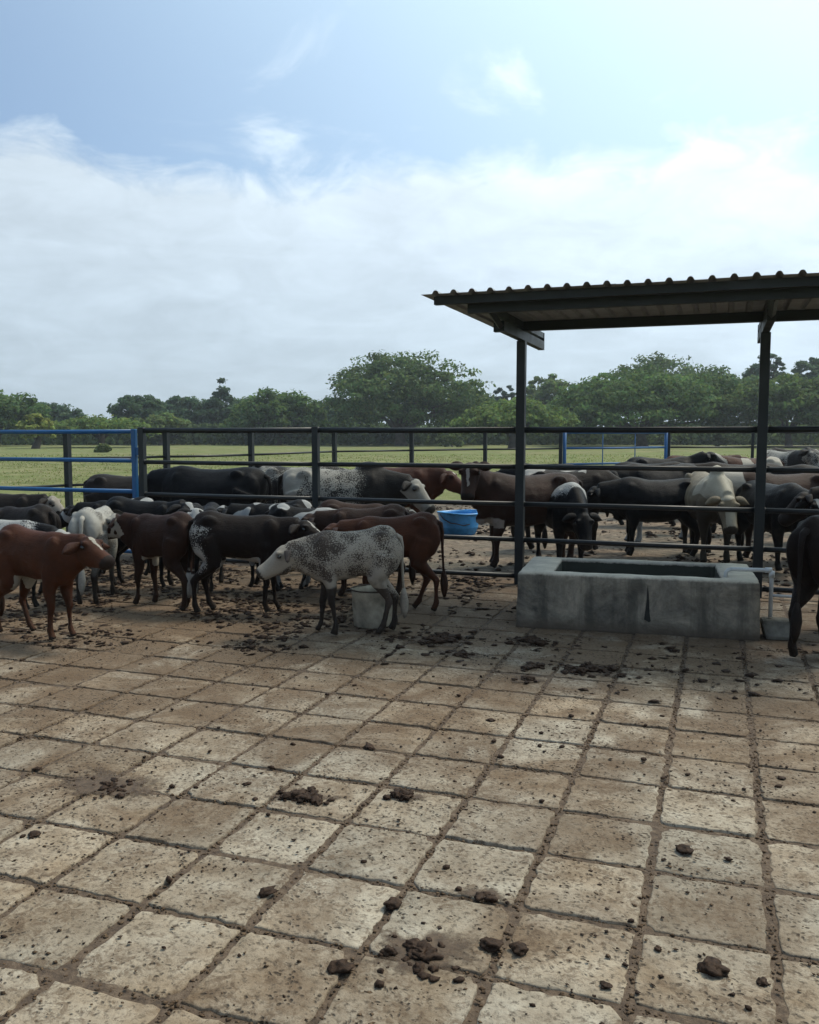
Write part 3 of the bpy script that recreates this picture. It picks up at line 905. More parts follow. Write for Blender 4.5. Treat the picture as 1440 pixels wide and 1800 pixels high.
for q in (A, B): rail(fg, q + Vector((0, 0, 0.1)), q + Vector((0, 0, 1.65)), 0.045, M['blue'], 'stile', 8)
for s in (0.36, 0.68):
    q = A + (B - A) * s; rail(fg, q + Vector((0, 0, 0.1)), q + Vector((0, 0, 1.62)), 0.014, M['blue'], 'upright', 6)

# ------------------------------------------------------------------ tub and bucket
def vessel(rings, seg=36, flute=0.0):
    bm = bmesh.new(); R_ = []
    for r, z in rings:
        R_.append([bm.verts.new((r * math.cos(6.28318 * k / seg) * (1 + flute * noise.noise(Vector((math.cos(6.28318 * k / seg) * 2, math.sin(6.28318 * k / seg) * 2, z * 6)))), r * math.sin(6.28318 * k / seg), z)) for k in range(seg)])
    for a, b in zip(R_, R_[1:]):
        for k in range(seg): bm.faces.new((a[k], a[(k + 1) % seg], b[(k + 1) % seg], b[k]))
    bm.faces.new(R_[0][::-1]); bm.faces.new(R_[-1])
    return bm_mesh(bm, 'vessel', True)
tb = empty('feed_tub', (-3.95, 13.75, -0.045), 0.2, label='bright blue plastic tub standing on the dirt behind the fence', cat='tub')
tb.scale = (.94, .94, .94)
o = link('tub_body', vessel([(0.26, 0.0), (0.275, 0.02), (0.32, 0.14), (0.324, 0.15), (0.322, 0.16), (0.365, 0.36), (0.37, 0.40), (0.352, 0.40), (0.345, 0.36), (0.25, 0.03)], flute=0.05), tb, M['tub'])
bm = bmesh.new(); tube(bm, [(0.376 * math.cos(a), 0.376 * math.sin(a), 0.395 + 0.012 * math.sin(2 * a)) for a in [6.28318 * k / 36 for k in range(37)]], 0.014, 8); link('rim', bm_mesh(bm, 'rim', True), tb, M['tub'])
bm = bmesh.new(); tube(bm, [(0.37 * math.cos(a), 0.37 * math.sin(a), z) for a, z in ((-2.6, .38), (-2.3, .30), (-1.9, .24), (-1.6, .23), (-1.3, .20), (-1.0, .22))], 0.009, 6); link('rope_handle', bm_mesh(bm, 'rope', True), tb, M['rim'])

bk = empty('bucket', (-2.70, 6.78, 0.0), 0.2, label='dirty white plastic bucket standing behind the speckled calf', cat='bucket')
link('bucket_body', vessel([(0.148, 0.0), (0.155, 0.01), (0.170, 0.16), (0.176, 0.26), (0.180, 0.275), (0.180, 0.31), (0.172, 0.31), (0.165, 0.26), (0.14, 0.02)], flute=0.12), bk, M['pail'])
bm = bmesh.new(); tube(bm, [(0.179 * math.cos(a), 0.179 * math.sin(a), 0.31) for a in [6.28318 * k / 32 for k in range(33)]], 0.007, 8); link('rim', bm_mesh(bm, 'rim', True), bk, M['rim'])

# ------------------------------------------------------------------ cattle
ADULT = [(-.535, .905, .80, .04), (-.50, .945, .66, .12), (-.43, .975, .56, .18), (-.31, .985, .50, .225), (-.16, .962, .445, .25), (0, .95, .42, .26), (.14, .955, .415, .25), (.27, .98, .425, .22), (.37, .995, .445, .19), (.45, .98, .475, .16), (.52, .94, .53, .125), (.565, .87, .64, .06)]
CALF = [(-.405, .92, .82, .035), (-.38, .965, .70, .10), (-.325, .995, .62, .145), (-.245, 1.005, .575, .162), (-.13, .968, .54, .162), (0, .95, .52, .168), (.12, .945, .50, .165), (.20, .955, .485, .152), (.275, .955, .48, .138), (.34, .93, .49, .122), (.395, .885, .525, .098), (.435, .82, .63, .055)]

def loft(bm, rings, seg=18):
    """rings: list of (center, up, side, hu_top, hu_bot, hw, top_narrow)"""
    RR = []
    for c, up, sd, ht, hb, hw, nar in rings:
        ring = []
        for k in range(seg):
            a = 2 * math.pi * k / seg
            cu, cs = math.sin(a), math.cos(a)
            u = cu * (ht if cu > 0 else hb)
            w = (abs(cs) ** 0.85) * (1 if cs > 0 else -1) * hw * (1 - nar * max(0, cu) ** 1.5)
            ring.append(bm.verts.new(c + up * u + sd * w))
        RR.append(ring)
    for a, b in zip(RR, RR[1:]):
        for k in range(seg): bm.faces.new((a[k], a[(k + 1) % seg], b[(k + 1) % seg], b[k]))
    bm.faces.new(RR[0][::-1]); bm.faces.new(RR[-1])

def ball(bm, c, r, rot=None, sub=2):
    g = bmesh.ops.create_icosphere(bm, subdivisions=sub, radius=1.0)
    for v in g['verts']:
        p = Vector((v.co.x * r[0], v.co.y * r[1], v.co.z * r[2]))
        if rot is not None: p = rot @ p
        v.co = p + Vector(c)

def limb(bm, pts):
    """capsule chain (x,y,z,r)"""
    P = [Vector(p[:3]) for p in pts]; rr = [p[3] for p in pts]
    ps, rs = [], []
    for i in range(len(P) - 1):
        for s in (0, 0.5):
            ps.append(P[i].lerp(P[i + 1], s)); rs.append(rr[i] * (1 - s) + rr[i + 1] * s)
    ps.append(P[-1]); rs.append(rr[-1])
    tube(bm, ps, rs, 12)

def cow_mesh(c):
    calf = c['calf']
    prof = CALF if calf else ADULT
    bm = bmesh.new()
    X, Y, Z = Vector((1, 0, 0)), Vector((0, 1, 0)), Vector((0, 0, 1))
    Ls = c.get('L', 1.0); bend = c.get('bend', 0.0); G = c.get('girth', 1.0)
    def bx(x): return Vector((x * Ls, bend * x * abs(x), 0))
    loft(bm, [(bx(x) + Z * ((t + b) / 2), Z, Y, (t - b) / 2, (t - b) / 2, w * G, 0.30) for x, t, b, w in prof], 22)
    # hook bones, shoulder masses, tail head
    hw = 0.13 if calf else 0.175
    for s in (1, -1):
        ball(bm, bx(-.25 if calf else -.29) + Vector((0, s * hw * .86, .905)), (.075, .038, .055))
        ball(bm, bx(.255 if calf else .33) + Vector((0, s * (.085 if calf else .12), .72)), (.10, .062, .21), Matrix.Rotation(0.25, 3, 'Y'))
        ball(bm, bx(-.30 if calf else -.38) + Vector((0, s * (.085 if calf else .115), .72)), (.145, .085, .21), Matrix.Rotation(-0.3, 3, 'Y'))
    if c.get('hump'):
        ball(bm, bx(.33) + Vector((0, 0, .99)), (.15, .07, .075 * c['hump']))
    # neck
    el, yw, nl = R(c['neck'][0]), R(c['neck'][1]), c['neck'][2] * (.74 if calf else .86)
    if calf: b0 = bx(.305) + Vector((0, 0, .745)); h0, w0 = .20, .108
    else: b0 = bx(.42) + Vector((0, 0, .77)); h0, w0 = .215, .13
    d1 = Vector((math.cos(el), math.sin(yw * .35) * math.cos(el), math.sin(el))).normalized()
    d2 = Vector((math.cos(el) * math.cos(yw), math.cos(el) * math.sin(yw), math.sin(el)))
    p1 = b0 + d1 * nl * 0.5; p2 = p1 + d2 * nl * 0.5
    rings = []
    for s in (0, .2, .4, .6, .8, 1.0):
        p = b0 * (1 - s) ** 2 + p1 * 2 * s * (1 - s) + p2 * s * s
        dd = (d1 * (1 - s) + d2 * s).normalized()
        sd = Z.cross(dd).normalized(); up = dd.cross(sd).normalized()
        h = h0 * (1 - s) + .128 * s; w = w0 * (1 - s) + .086 * s
        rings.append((p, up, sd, h, h * (1.12 if s < .8 else 1), w, .3))
    loft(bm, rings, 16)
    if not calf or c.get('dewlap'):
        k = c.get('dewlap', 1.0)
        pts = []
        for s in (0.0, .3, .6, .9):
            p = b0 * (1 - s) ** 2 + p1 * 2 * s * (1 - s) + p2 * s * s
            h = h0 * (1 - s) + .092 * s
            pts.append((p - Z * (h + .02 * k), .05 * k * (1 - s * .5)))
        loft(bm, [(p, Z, Y, .06, .05 + q, .022, 0) for p, q in pts], 10)
        ball(bm, bx(.50) + Vector((0, 0, .50)), (.07, .03, .07 * k))
    # head
    hp, hy = R(c['head'][0]), R(c['head'][1])
    hd = Vector((math.cos(hp) * math.cos(yw + hy), math.cos(hp) * math.sin(yw + hy), -math.sin(hp)))
    hs = Vector((-math.sin(yw + hy), math.cos(yw + hy), 0)); hu = hd.cross(hs).normalized()
    HL = .345 if calf else .37
    hk = 1.14
    o = p2 - hd * 0.03 + hu * 0.01
    for_t = [(-.06, .04, .05, .045), (0, .075, .085, .070), (.10, .092, .11, .084), (.24, .088, .122, .090), (.38, .078, .124, .080), (.55, .068, .104, .068), (.74, .060, .080, .061), (.88, .057, .074, .066), (.97, .050, .068, .064), (1.02, .034, .050, .050), (1.05, .014, .028, .030)]
    loft(bm, [(o + hd * (t * HL), hu, hs, a * hk, b * hk, w * hk, .25) for t, a, b, w in for_t], 18)
    for s in (1, -1):   # brow ridges
        ball(bm, o + hd * (.25 * HL) + hs * (s * .072 * hk) + hu * (.058 * hk), (.035, .03, .028))
    # legs
    sw = c.get('legs', (0, 0, 0, 0))
    def swing(pts, ang, piv):
        out = []
        ca, sa = math.cos(ang), math.sin(ang)
        for x, y, z, r in pts:
            k = 1.0 if z < piv[2] else 0.0
            dx, dz = x - piv[0], z - piv[2]
            out.append((piv[0] + dx * ca - dz * sa if k else x, y, piv[2] + dx * sa + dz * ca if k else z, r))
        zmin = min(p[2] for p in out)
        # keep the foot on the ground
        return [(x, y, z - (zmin - 0.018) * (1 - z / .8 if z < .8 else 0), r) for x, y, z, r in out]
    lw = .085 if calf else .125
    hwd = .082 if calf else .13
    t = 1.0 if calf else 1.08
    for i, s in enumerate((1, -1)):
        f = [(.33, s * lw * .9, .68, .09), (.34, s * lw, .54, .075 * t), (.325, s * lw, .44, .060 * t), (.345, s * lw, .33, .041 * t), (.350, s * lw, .295, .040 * t), (.343, s * lw, .24, .029 * t), (.343, s * lw, .13, .026 * t), (.345, s * lw, .09, .034 * t), (.362, s * lw, .055, .031 * t), (.378, s * lw, .018, .040 * t)]
        f = [(x - (.085 if calf else 0), y, z, r * (.90 if calf else 1.06)) for x, y, z, r in f]
        f = swing(f, R(sw[i]), (.33, 0, .60))
        limb(bm, [(bx(x).x, y + bx(x).y, z, r) for x, y, z, r in f])
        h = [(-.37, s * hwd, .74, .14), (-.33, s * hwd * 1.1, .60, .12), (-.30, s * hwd * 1.15, .51, .095), (-.375, s * hwd * 1.08, .42, .062 * t), (-.435, s * hwd * 1.05, .345, .040 * t), (-.452, s * hwd, .315, .043 * t), (-.437, s * hwd, .24, .030 * t), (-.425, s * hwd, .14, .028 * t), (-.418, s * hwd, .09, .036 * t), (-.398, s * hwd, .055, .032 * t), (-.378, s * hwd, .018, .041 * t)]
        if calf: h = [(x + .09, y, z, r * .90) for x, y, z, r in h]
        h = swing(h, R(sw[2 + i]), (-.34, 0, .60))
        limb(bm, [(bx(x).x, y + bx(x).y, z, r) for x, y, z, r in h])
    bmesh.ops.recalc_face_normals(bm, faces=bm.faces)
    me = bpy.data.meshes.new('raw'); bm.to_mesh(me); bm.free()
    ob = bpy.data.objects.new('raw', me); COL.objects.link(ob)
    md = ob.modifiers.new('r', 'REMESH'); md.mode = 'VOXEL'; md.voxel_size = c.get('vox', 0.0155)
    ms = ob.modifiers.new('s', 'SMOOTH'); ms.factor = 0.5; ms.iterations = 5
    dg = bpy.context.evaluated_depsgraph_get()
    body = bpy.data.meshes.new_from_object(ob.evaluated_get(dg))
    bpy.data.objects.remove(ob); bpy.data.meshes.remove(me)
    n = len(body.vertices)
    co = np.empty(n * 3, np.float32); body.vertices.foreach_get('co', co); co = co.reshape(-1, 3)
    nr = np.empty(n * 3, np.float32); body.vertices.foreach_get('normal', nr); nr = nr.reshape(-1, 3)
    seed = c['seed'] * 7.3
    nz = np.array([noise.noise(Vector((p[0] * 5 + seed, p[1] * 5, p[2] * 5))) for p in co])
    nz2 = np.array([noise.noise(Vector((p[0] * 13 + seed, p[1] * 13, p[2] * 13))) for p in co])
    # faint ribs
    rib = np.sin(co[:, 0] * 62) * np.exp(-((co[:, 0] - .02) / .17) ** 2) * np.exp(-((co[:, 2] - .72) / .12) ** 2) * (np.abs(co[:, 1]) > .1)
    co += nr * (nz * 0.008 + nz2 * 0.0025 + rib * 0.0022 * c.get('ribs', 1))[:, None]
    body.vertices.foreach_set('co', co.ravel())
    # markings
    x, y, z = co[:, 0] / Ls, co[:, 1], co[:, 2]
    q = co - np.array(o)
    tt = q @ np.array(hd) / HL; uu = q @ np.array(hu); ss = q @ np.array(hs)
    head = (tt > 0.02) & (tt < 1.1) & (np.abs(uu) < .15) & (np.abs(ss) < .12)
    neckish = (~head) & (x > .46)
    W = np.zeros(n); G_ = np.zeros(n); K = np.zeros(n)
    j = nz * .12 + nz2 * .05
    def sm(a, lo, hi): return np.clip((a - lo) / (hi - lo), 0, 1)
    for mk in c.get('marks', ()):
        if mk == 'all':    G_ = np.maximum(G_, sm(z + j, .34, .56) * (.46 + .5 * nz + .4 * nz2))
        if mk == 'light':  G_ = np.maximum(G_, sm(z + j, .26, .5) * (.66 + .42 * nz + .35 * nz2))
        if mk == 'rump':   G_ = np.maximum(G_, sm(-x + j, .20, .32) * sm(z + j, .42, .52) * (1 - sm(z + j, .86, .93)) * (.62 + .8 * nz))
        if mk == 'whiterump': W = np.maximum(W, sm(-x + j, .28, .44) * sm(z + j, .55, .7))
        if mk == 'back':   W = np.maximum(W, sm(z + j * .6, .93, .955) * (x < .25))
        if mk == 'backroan': G_ = np.maximum(G_, sm(z + j, .78, .9) * .8 * (x < .5))
        if mk == 'belly':  W = np.maximum(W, sm(-z + j * .5, -.56, -.52) * (z > .41) * (np.abs(x) < .20) * (np.abs(y) < .12) * .9)
        if mk == 'belly_roan': W = np.maximum(W, sm(-z + j, -.60, -.54) * (z > .44) * (np.abs(x) < .42) * .75)
        if mk == 'darkneck': G_ *= 1 - sm(x + j, .36, .46) * .9 * (~head)
        if mk == 'darkshoulder': G_ *= 1 - sm(x + j, .22, .34) * .95; 
        if mk == 'shoulderhole': G_ *= 1 - np.exp(-(((x - .30) / .12) ** 2 + ((z - .88) / .16) ** 2)) * .7
        if mk == 'whitecrest': W = np.maximum(W, sm(z + j * .5, c.get('crest', .84), c.get('crest', .84) + .06) * ((x > .2)))
        if mk == 'whiteneck': W = np.maximum(W, sm(x + j * .6, .44, .52) * (z > .5) * (~head))
        if mk == 'pied':   W = np.maximum(W, sm(nz, .10, .16))
        if mk == 'whitelegs': W = np.maximum(W, sm(-z + j, -.42, -.34) * .9)
        if mk == 'pink':   W = np.maximum(W, sm(-z + j * .5, -.56, -.50) * (z > .42) * (x > .3) * (~head) * .7)
        if mk == 'blaze':  W = np.maximum(W, head * (uu > .015) * (1 - sm(np.abs(ss + .02 * nz2) + .02 * np.abs(tt - .3), .014, .022)) * sm(tt, .10, .16) * (1 - sm(tt + .3 * nz2, .5, .6)))
        if mk == 'wideblaze': W = np.maximum(W, head * (uu > .0) * (1 - sm(np.abs(ss + .03 * nz2) + .03 * tt, .034, .05)) * (1 - sm(tt + .4 * nz2, .6, .72)))
        if mk == 'star':   W = np.maximum(W, head * (uu > .03) * (1 - sm(np.hypot(ss, (tt - .22) * HL), .022, .032)))
        if mk == 'whiteface': W = np.maximum(W, head * (1 - sm(np.abs(nz2), .35, .5)) * 1.0)
        if mk == 'paleface': W = np.maximum(W, head * sm(uu + .02 * nz, -.12, -.07)); 
        if mk == 'nosestripe': W = np.maximum(W, head * (uu > 0) * (1 - sm(np.abs(ss), .045, .055)) * (tt > .45) * (tt < .9))
    if 'nohead' in c.get('marks', ()): W[head] = 0; G_[head] = 0
    if 'darkhead' in c.get('marks', ()): G_[head] = 0
    muzzle = head & (tt > c.get('muz', .90))
    K = np.maximum(K, muzzle * .9)
    K = np.maximum(K, (z < .045) * .9)
    if 'darkfront' in c.get('marks', ()):
        q_ = sm(-z + j * 1.4, -.52, -.34) * (x > 0); K = np.maximum(K, q_ * .82); W *= 1 - q_; G_ *= 1 - q_
        q_ = sm(-z + j * 1.4, -.30, -.16) * (x <= 0); K = np.maximum(K, q_ * .7)
    if 'darkbelow' in c.get('marks', ()):
        q_ = sm(-z + j, -.74, -.60) * (~head); K = np.maximum(K, q_ * .85)
    if 'darklegs' in c.get('marks', ()):
        K = np.maximum(K, sm(-z + j * 1.4, -.48, -.26) * .86)
    # eye sockets
    for s in (1, -1):
        e = np.array(o + hd * (.27 * HL) + hs * (s * .088 * hk) + hu * (.032 * hk))
        K = np.maximum(K, np.exp(-(np.linalg.norm(co - e, axis=1) / .028) ** 2) * .9)
    a = body.color_attributes.new('marks', 'FLOAT_COLOR', 'POINT')
    cc = np.ones((n, 4), np.float32); cc[:, 0] = W; cc[:, 1] = G_; cc[:, 2] = K
    a.data.foreach_set('color', cc.ravel())
    body.polygons.foreach_set('use_smooth', [True] * len(body.polygons))
    frame = dict(o=o, hd=hd, hs=hs, hu=hu, HL=HL, hk=hk, tail=bx(prof[0][0]) + Z * (prof[0][1] - .02), Ls=Ls)
    return body, frame

def small_mesh(bm, W=0.0, G=0.0, K=0.0, Kfn=None):
    me = bm_mesh(bm, 'part', True)
    n = len(me.vertices)
    a = me.color_attributes.new('marks', 'FLOAT_COLOR', 'POINT')
    cc = np.ones((n, 4), np.float32); cc[:, 0] = W; cc[:, 1] = G; cc[:, 2] = K
    if Kfn:
        for i, v in enumerate(me.vertices): cc[i, :3] = Kfn(v.co)
    a.data.foreach_set('color', cc.ravel())
    return me

def ear_mesh(f, s, droop=0.35, length=.20, white=0.0, K=0.0):
    """a cupped leaf-shaped ear with thickness, opening forward"""
    bm = bmesh.new()
    base = f['o'] + f['hd'] * (.06 * f['HL']) + f['hs'] * (s * .066 * f['hk']) + f['hu'] * (.035 * f['hk'])
    out = (f['hs'] * s - f['hu'] * droop - f['hd'] * (-0.10)).normalized()
    wid = f['hd'] * .8 - f['hu'] * .6
    wid = (wid - out * wid.dot(out)).normalized()
    nrm = out.cross(wid).normalized()
    n, m = 8, 7
    L = length
    T, B = [], []
    for i in range(n + 1):
        t = i / n
        w = .046 * (math.sin(math.pi * min(1, t * .92 + .10)) ** .75) + .004
        rt, rb = [], []
        for k in range(m):
            v = -1 + 2 * k / (m - 1)
            cup = (v * v) * .030 * (1 - .4 * t)
            p = base + out * (t * L) + wid * (v * w) + nrm * (cup * s) - Vector((0, 0, 1)) * (droop * .25 * t * t * L)
            rt.append(bm.verts.new(p)); rb.append(bm.verts.new(p - nrm * s * (.012 * (1 - v * v) + .003)))
        T.append(rt); B.append(rb)
    for i in range(n):
        for k in range(m - 1):
            bm.faces.new((T[i][k], T[i][k + 1], T[i + 1][k + 1], T[i + 1][k]))
            bm.faces.new((B[i][k], B[i + 1][k], B[i + 1][k + 1], B[i][k + 1]))
        for k in (0, m - 1):
            bm.faces.new((T[i][k], T[i + 1][k], B[i + 1][k], B[i][k]))
    for i in (0, n):
        for k in range(m - 1): bm.faces.new((T[i][k], B[i][k], B[i][k + 1], T[i][k + 1]))
    return small_mesh(bm, white, 0, K)

def tail_mesh(f, swing=0.0, tuft=0.0, tw=0.0, length=.54):
    bm = bmesh.new()
    t0 = f['tail'] + Vector((.015, 0, 0))
    z0 = t0.z
    pts = [t0, t0 + Vector((-.045, 0, -.02)), t0 + Vector((-.062, swing * .1, -.10)), t0 + Vector((-.062, swing * .35, -.25)), t0 + Vector((-.070, swing * .7, -.40)), t0 + Vector((-.078, swing, -length))]
    tube(bm, pts, [.030, .024, .018, .014, .012, .012], 8)
    e = pts[-1]
    tube(bm, [e + Vector((0, 0, .06)), e, e + Vector((-.004, 0, -.07)), e + Vector((-.006, .004, -.15)), e + Vector((-.006, .006, -.22))], [.013, .030, .040, .034, .012], 8)
    return small_mesh(bm, 0, 0, 0, lambda p: (1.0 if (tuft and p.z < e.z + .05) else tw, 0, 0 if (tuft or tw) else .5))

HIDES = {}
def hide(key):
    if key not in HIDES:
        cols = dict(rust=((0.070, 0.0235, 0.0105), (0.42, 0.38, 0.31)), ash=((0.075, 0.056, 0.045), (0.38, 0.33, 0.265)), red=((0.058, 0.018, 0.009), (0.42, 0.38, 0.31)), brown=((0.034, 0.014, 0.008), (0.42, 0.39, 0.33)), darkbrown=((0.011, 0.006, 0.0045), (0.42, 0.40, 0.36)),
                    black=((0.0045, 0.004, 0.0048), (0.42, 0.42, 0.40)), taupe=((0.022, 0.016, 0.013), (0.34, 0.30, 0.25)), cream=((0.20, 0.165, 0.11), (0.42, 0.38, 0.29)),
                    roan=((0.020, 0.017, 0.015), (0.33, 0.31, 0.265)), white=((0.15, 0.135, 0.115), (0.42, 0.40, 0.35)), liver=((0.034, 0.0155, 0.010), (0.38, 0.34, 0.30)))
        b, p = cols[key]
        HIDES[key] = m_hide('hide_' + key, b, p, speck=95 if key == 'ash' else 80)
    return HIDES[key]

def cow(name, label, x, y, H, face, coat, marks, neck=(25, 0, .40), head=(38, 0), legs=(0, 0, 0, 0), calf=True, z=0.0, tuft=0.0, tswing=0.0, ear=0.35, group=None, eyes=True, **kw):
    """face: heading in degrees, 0 = along the fence to the right, counter-clockwise from above"""
    c = dict(calf=calf, neck=neck, head=head, legs=legs, marks=marks, seed=(x * 3.1 + y) % 17, **kw)
    body, f = cow_mesh(c)
    root = empty(name, (x, y, z), R(face), label=label, cat='calf' if calf else 'cow', group=group)
    root.scale = (H, H, H)
    mt = hide(coat)
    link('body', body, root, mt)
    we = 1.0 if 'whiteface' in marks and kw.get('we', 0) else 0.0
    for s in (1, -1):
        link('ear', ear_mesh(f, s, ear, .17 if calf else .16, we, .25 if coat != 'white' else 0), root, mt)
        if eyes:
            bm = bmesh.new()
            ball(bm, f['o'] + f['hd'] * (.27 * f['HL']) + f['hs'] * (s * .082 * f['hk']) + f['hu'] * (.032 * f['hk']), (.019, .019, .019), None, 2)
            link('eye', bm_mesh(bm, 'eye', True), root, M['eye'])
    link('tail', tail_mesh(f, tswing, tuft, kw.get('tailw', 0)), root, mt)
    return root

C_ = 'young calves standing on the paved floor'
W_ = 'cattle standing in the corral behind the fence'
# --- calves this side of the fence (angles: 19.3 = straight to the picture's right)
cow('calf', 'reddish brown calf with thin white blaze, nearest at the left edge, facing the bucket', -5.03, 5.52, .885, -6, 'rust', ('blaze', 'star', 'belly'), (17, 0, .40), (22, -8), (3, -4, 14, -10), group=C_, L=1.02)
cow('calf', 'black and white speckled calf whose back shows behind the nearest brown calf', -6.10, 6.30, .865, 12, 'black', ('all', 'light', 'darkneck', 'whiteface'), (5, 0, .38), (35, 0), group=C_)
cow('calf', 'plain taupe calf with rounded rump just beyond the speckled back', -6.62, 7.12, .90, 175, 'taupe', (), (10, 0, .38), (40, 0), group=C_)
cow('calf', 'whitish calf with pale back at the far left edge behind the taupe calf', -8.15, 7.72, .87, 15, 'white', ('light',), (10, 0, .38), (40, 0), group=C_, we=1)
cow('calf', 'tan-faced dark calf at the far left standing below the blue gate', -8.05, 8.35, .93, 12, 'taupe', ('whiteface', 'pink'), (18, 0, .42), (40, 0), group=C_, muz=.7)
cow('calf', 'white calf seen from behind with dark lower legs', -5.62, 6.95, .92, 112, 'white', ('light', 'darklegs', 'whiterump'), (18, 20, .38), (45, 0), group=C_, tuft=1, tailw=1)
cow('calf', 'dark brown calf with white tail tuft standing beside the speckled-rump calf', -4.80, 6.86, .90, 168, 'brown', ('belly', 'whiteface'), (22, 25, .38), (30, 0), (4, -6, -5, 8), group=C_, tuft=1, tswing=.05, muz=.55)
cow('calf', 'black calf with broad white blaze behind the dark brown calf', -5.65, 7.72, .95, 8, 'black', ('wideblaze', 'blaze'), (25, -25, .40), (42, -10), group=C_)
cow('calf', 'black calf facing forward with a clean white face between its ears', -4.95, 7.86, .88, -70, 'black', ('whiteface',), (40, 0, .36), (45, 0), group=C_, muz=.9, ear=.05)
cow('calf', 'black calf with white shoulder patch facing left near the fence', -4.28, 8.10, .93, 188, 'black', ('wideblaze', 'pied'), (18, 12, .38), (30, 0), group=C_)
cow('calf', 'dark calf with white-speckled rump and long white tail tuft', -4.02, 6.90, .92, 22, 'darkbrown', ('rump', 'blaze', 'belly'), (14, -12, .38), (28, -12), (5, -4, 4, -8), group=C_, tuft=1, tswing=.02, L=1.08)
cow('calf', 'dark pied calf with mottled pale face close to the fence post', -3.92, 8.02, .90, 14, 'black', ('paleface', 'pied'), (14, 0, .38), (25, 0), group=C_)
cow('calf', 'dark reddish calf mostly hidden behind the white speckled calf', -3.22, 7.98, .92, 196, 'liver', (), (10, 0, .38), (30, 0), group=C_)
cow('calf', 'reddish brown calf showing its rump between bucket and fence', -2.74, 7.44, .90, 194, 'rust', ('belly',), (8, 0, .36), (30, 0), (0, 6, -8, 12), group=C_, L=1.06)
cow('calf', 'pale grey speckled calf with dark legs, in front of the bucket', -2.72, 6.44, .875, 205, 'ash', ('light', 'shoulderhole', 'darkfront', 'belly_roan', 'paleface'), (-3, 0, .40), (34, 0), (-10, 6, 7, -7), group=C_, tuft=1, muz=.93, L=.97, tailw=.8)
cow('calf', 'very dark brown calf cut off by the right edge beside the trough', 0.84, 6.98, 1.03, 52, 'darkbrown', (), (0, 0, .38), (50, 0), (0, 4, -6, 8), group=C_)
cow('calf', 'black calf partly hidden beyond the dark brown one at the right edge', 1.12, 8.05, .98, 60, 'black', ('wideblaze',), (-5, 0, .38), (50, 0), (0, 4, -6, 8), group=C_)
cow('calf', 'dark brown calf against the fence rails, behind the reddish calf and the bucket', -3.55, 8.45, .92, 20, 'brown', ('wideblaze',), (10, 0, .38), (35, 0), group=C_)
cow('calf', 'black and white calf deep in the group below the near blue gate', -6.3, 8.25, .90, 200, 'black', ('pied',), (12, 0, .38), (35, 0), group=C_)
# --- herd beyond the fence
cow('cow', 'dark brown cow with tan eye patch seen through the blue gate', -7.55, 9.98, 1.10, 14, 'taupe', ('belly',), (8, 0, .36), (35, 0), calf=False, group=W_, L=.9, z=-.02)
cow('cow', 'large black cow standing side on behind the fence by the blue gate', -6.12, 9.92, 1.22, 184, 'black', ('blaze',), (5, -8, .40), (35, 0), calf=False, group=W_, z=-.02, dewlap=1.2, L=1.08)
cow('cow', 'speckled grey cow with pale rump and black shoulder behind the fence', -4.58, 10.28, 1.22, 14, 'roan', ('light', 'all', 'darkshoulder', 'whiterump', 'paleface'), (2, -8, .40), (48, -10), calf=False, group=W_, hump=.7, z=-.02, L=1.05)
cow('cow', 'grey mottled cow whose back shows over the speckled cow', -5.85, 11.75, 1.18, 15, 'roan', ('all',), (0, 0, .4), (45, 0), calf=False, group=W_, z=-.02, eyes=False)
cow('cow', 'reddish cow with drooping ears beyond the speckled grey cow', -4.72, 12.7, 1.16, 12, 'red', ('star',), (10, -10, .36), (35, 0), calf=False, group=W_, z=-.02, ear=.8, eyes=False)
cow('cow', 'dark brown cow with raised white-marked head standing behind the blue tub side', -2.18, 10.62, 1.17, 208, 'liver', ('blaze', 'pink'), (46, 42, .42), (62, 22), (3, -3, 0, 0), calf=False, group=W_, z=-.02, ear=.0)
cow('cow', 'black cow with speckled white shoulders lowering its head towards the trough', -1.80, 10.75, 1.06, -62, 'black', ('backroan', 'whitecrest', 'darkhead'), (-28, 0, .38), (62, 0), calf=False, group=W_, z=-.02, crest=.93)
cow('cow', 'dark brown cow with pinkish white line along its back', -2.02, 12.35, 1.16, 12, 'darkbrown', ('back',), (-18, -6, .4), (45, 0), calf=False, group=W_, z=-.02)
cow('cow', 'dark cow farthest back left of the far blue gate', -2.95, 15.92, 1.10, 190, 'black', (), (0, 0, .38), (50, 0), calf=False, group=W_, z=-.02, vox=.02, eyes=False)
cow('cow', 'black cow with white poll and speckled white legs behind the trough', -0.80, 13.55, 1.20, 214, 'black', ('whitecrest', 'whitelegs', 'blaze'), (12, 10, .40), (45, 0), calf=False, group=W_, z=-.02, crest=.97)
cow('cow', 'plain black young cow standing side on behind the trough', -0.72, 12.1, 1.06, 192, 'black', (), (2, 0, .4), (45, 0), calf=False, group=W_, z=-.02)
cow('cow', 'cream humped cow facing forward with white muzzle stripe behind the trough', -0.12, 12.0, 1.15, -74, 'cream', ('whitecrest', 'nosestripe', 'darkbelow'), (-14, 0, .36), (62, 0), calf=False, group=W_, hump=1.1, z=-.02, crest=.70)
cow('cow', 'dark brown cow with white forehead behind the right shelter post', 0.82, 12.2, 1.16, 200, 'brown', ('wideblaze', 'whiteneck', 'nohead'), (15, 0, .40), (50, 0), calf=False, group=W_, z=-.02)
cow('cow', 'glossy black cow nearest the fence at the right edge', 2.15, 11.1, 1.13, 196, 'black', (), (-8, 0, .40), (45, 0), calf=False, group=W_, z=-.02)
cow('cow', 'black cow behind the glossy one at the right edge', 2.30, 12.6, 1.15, 190, 'black', (), (5, 0, .40), (45, 0), calf=False, group=W_, z=-.02)
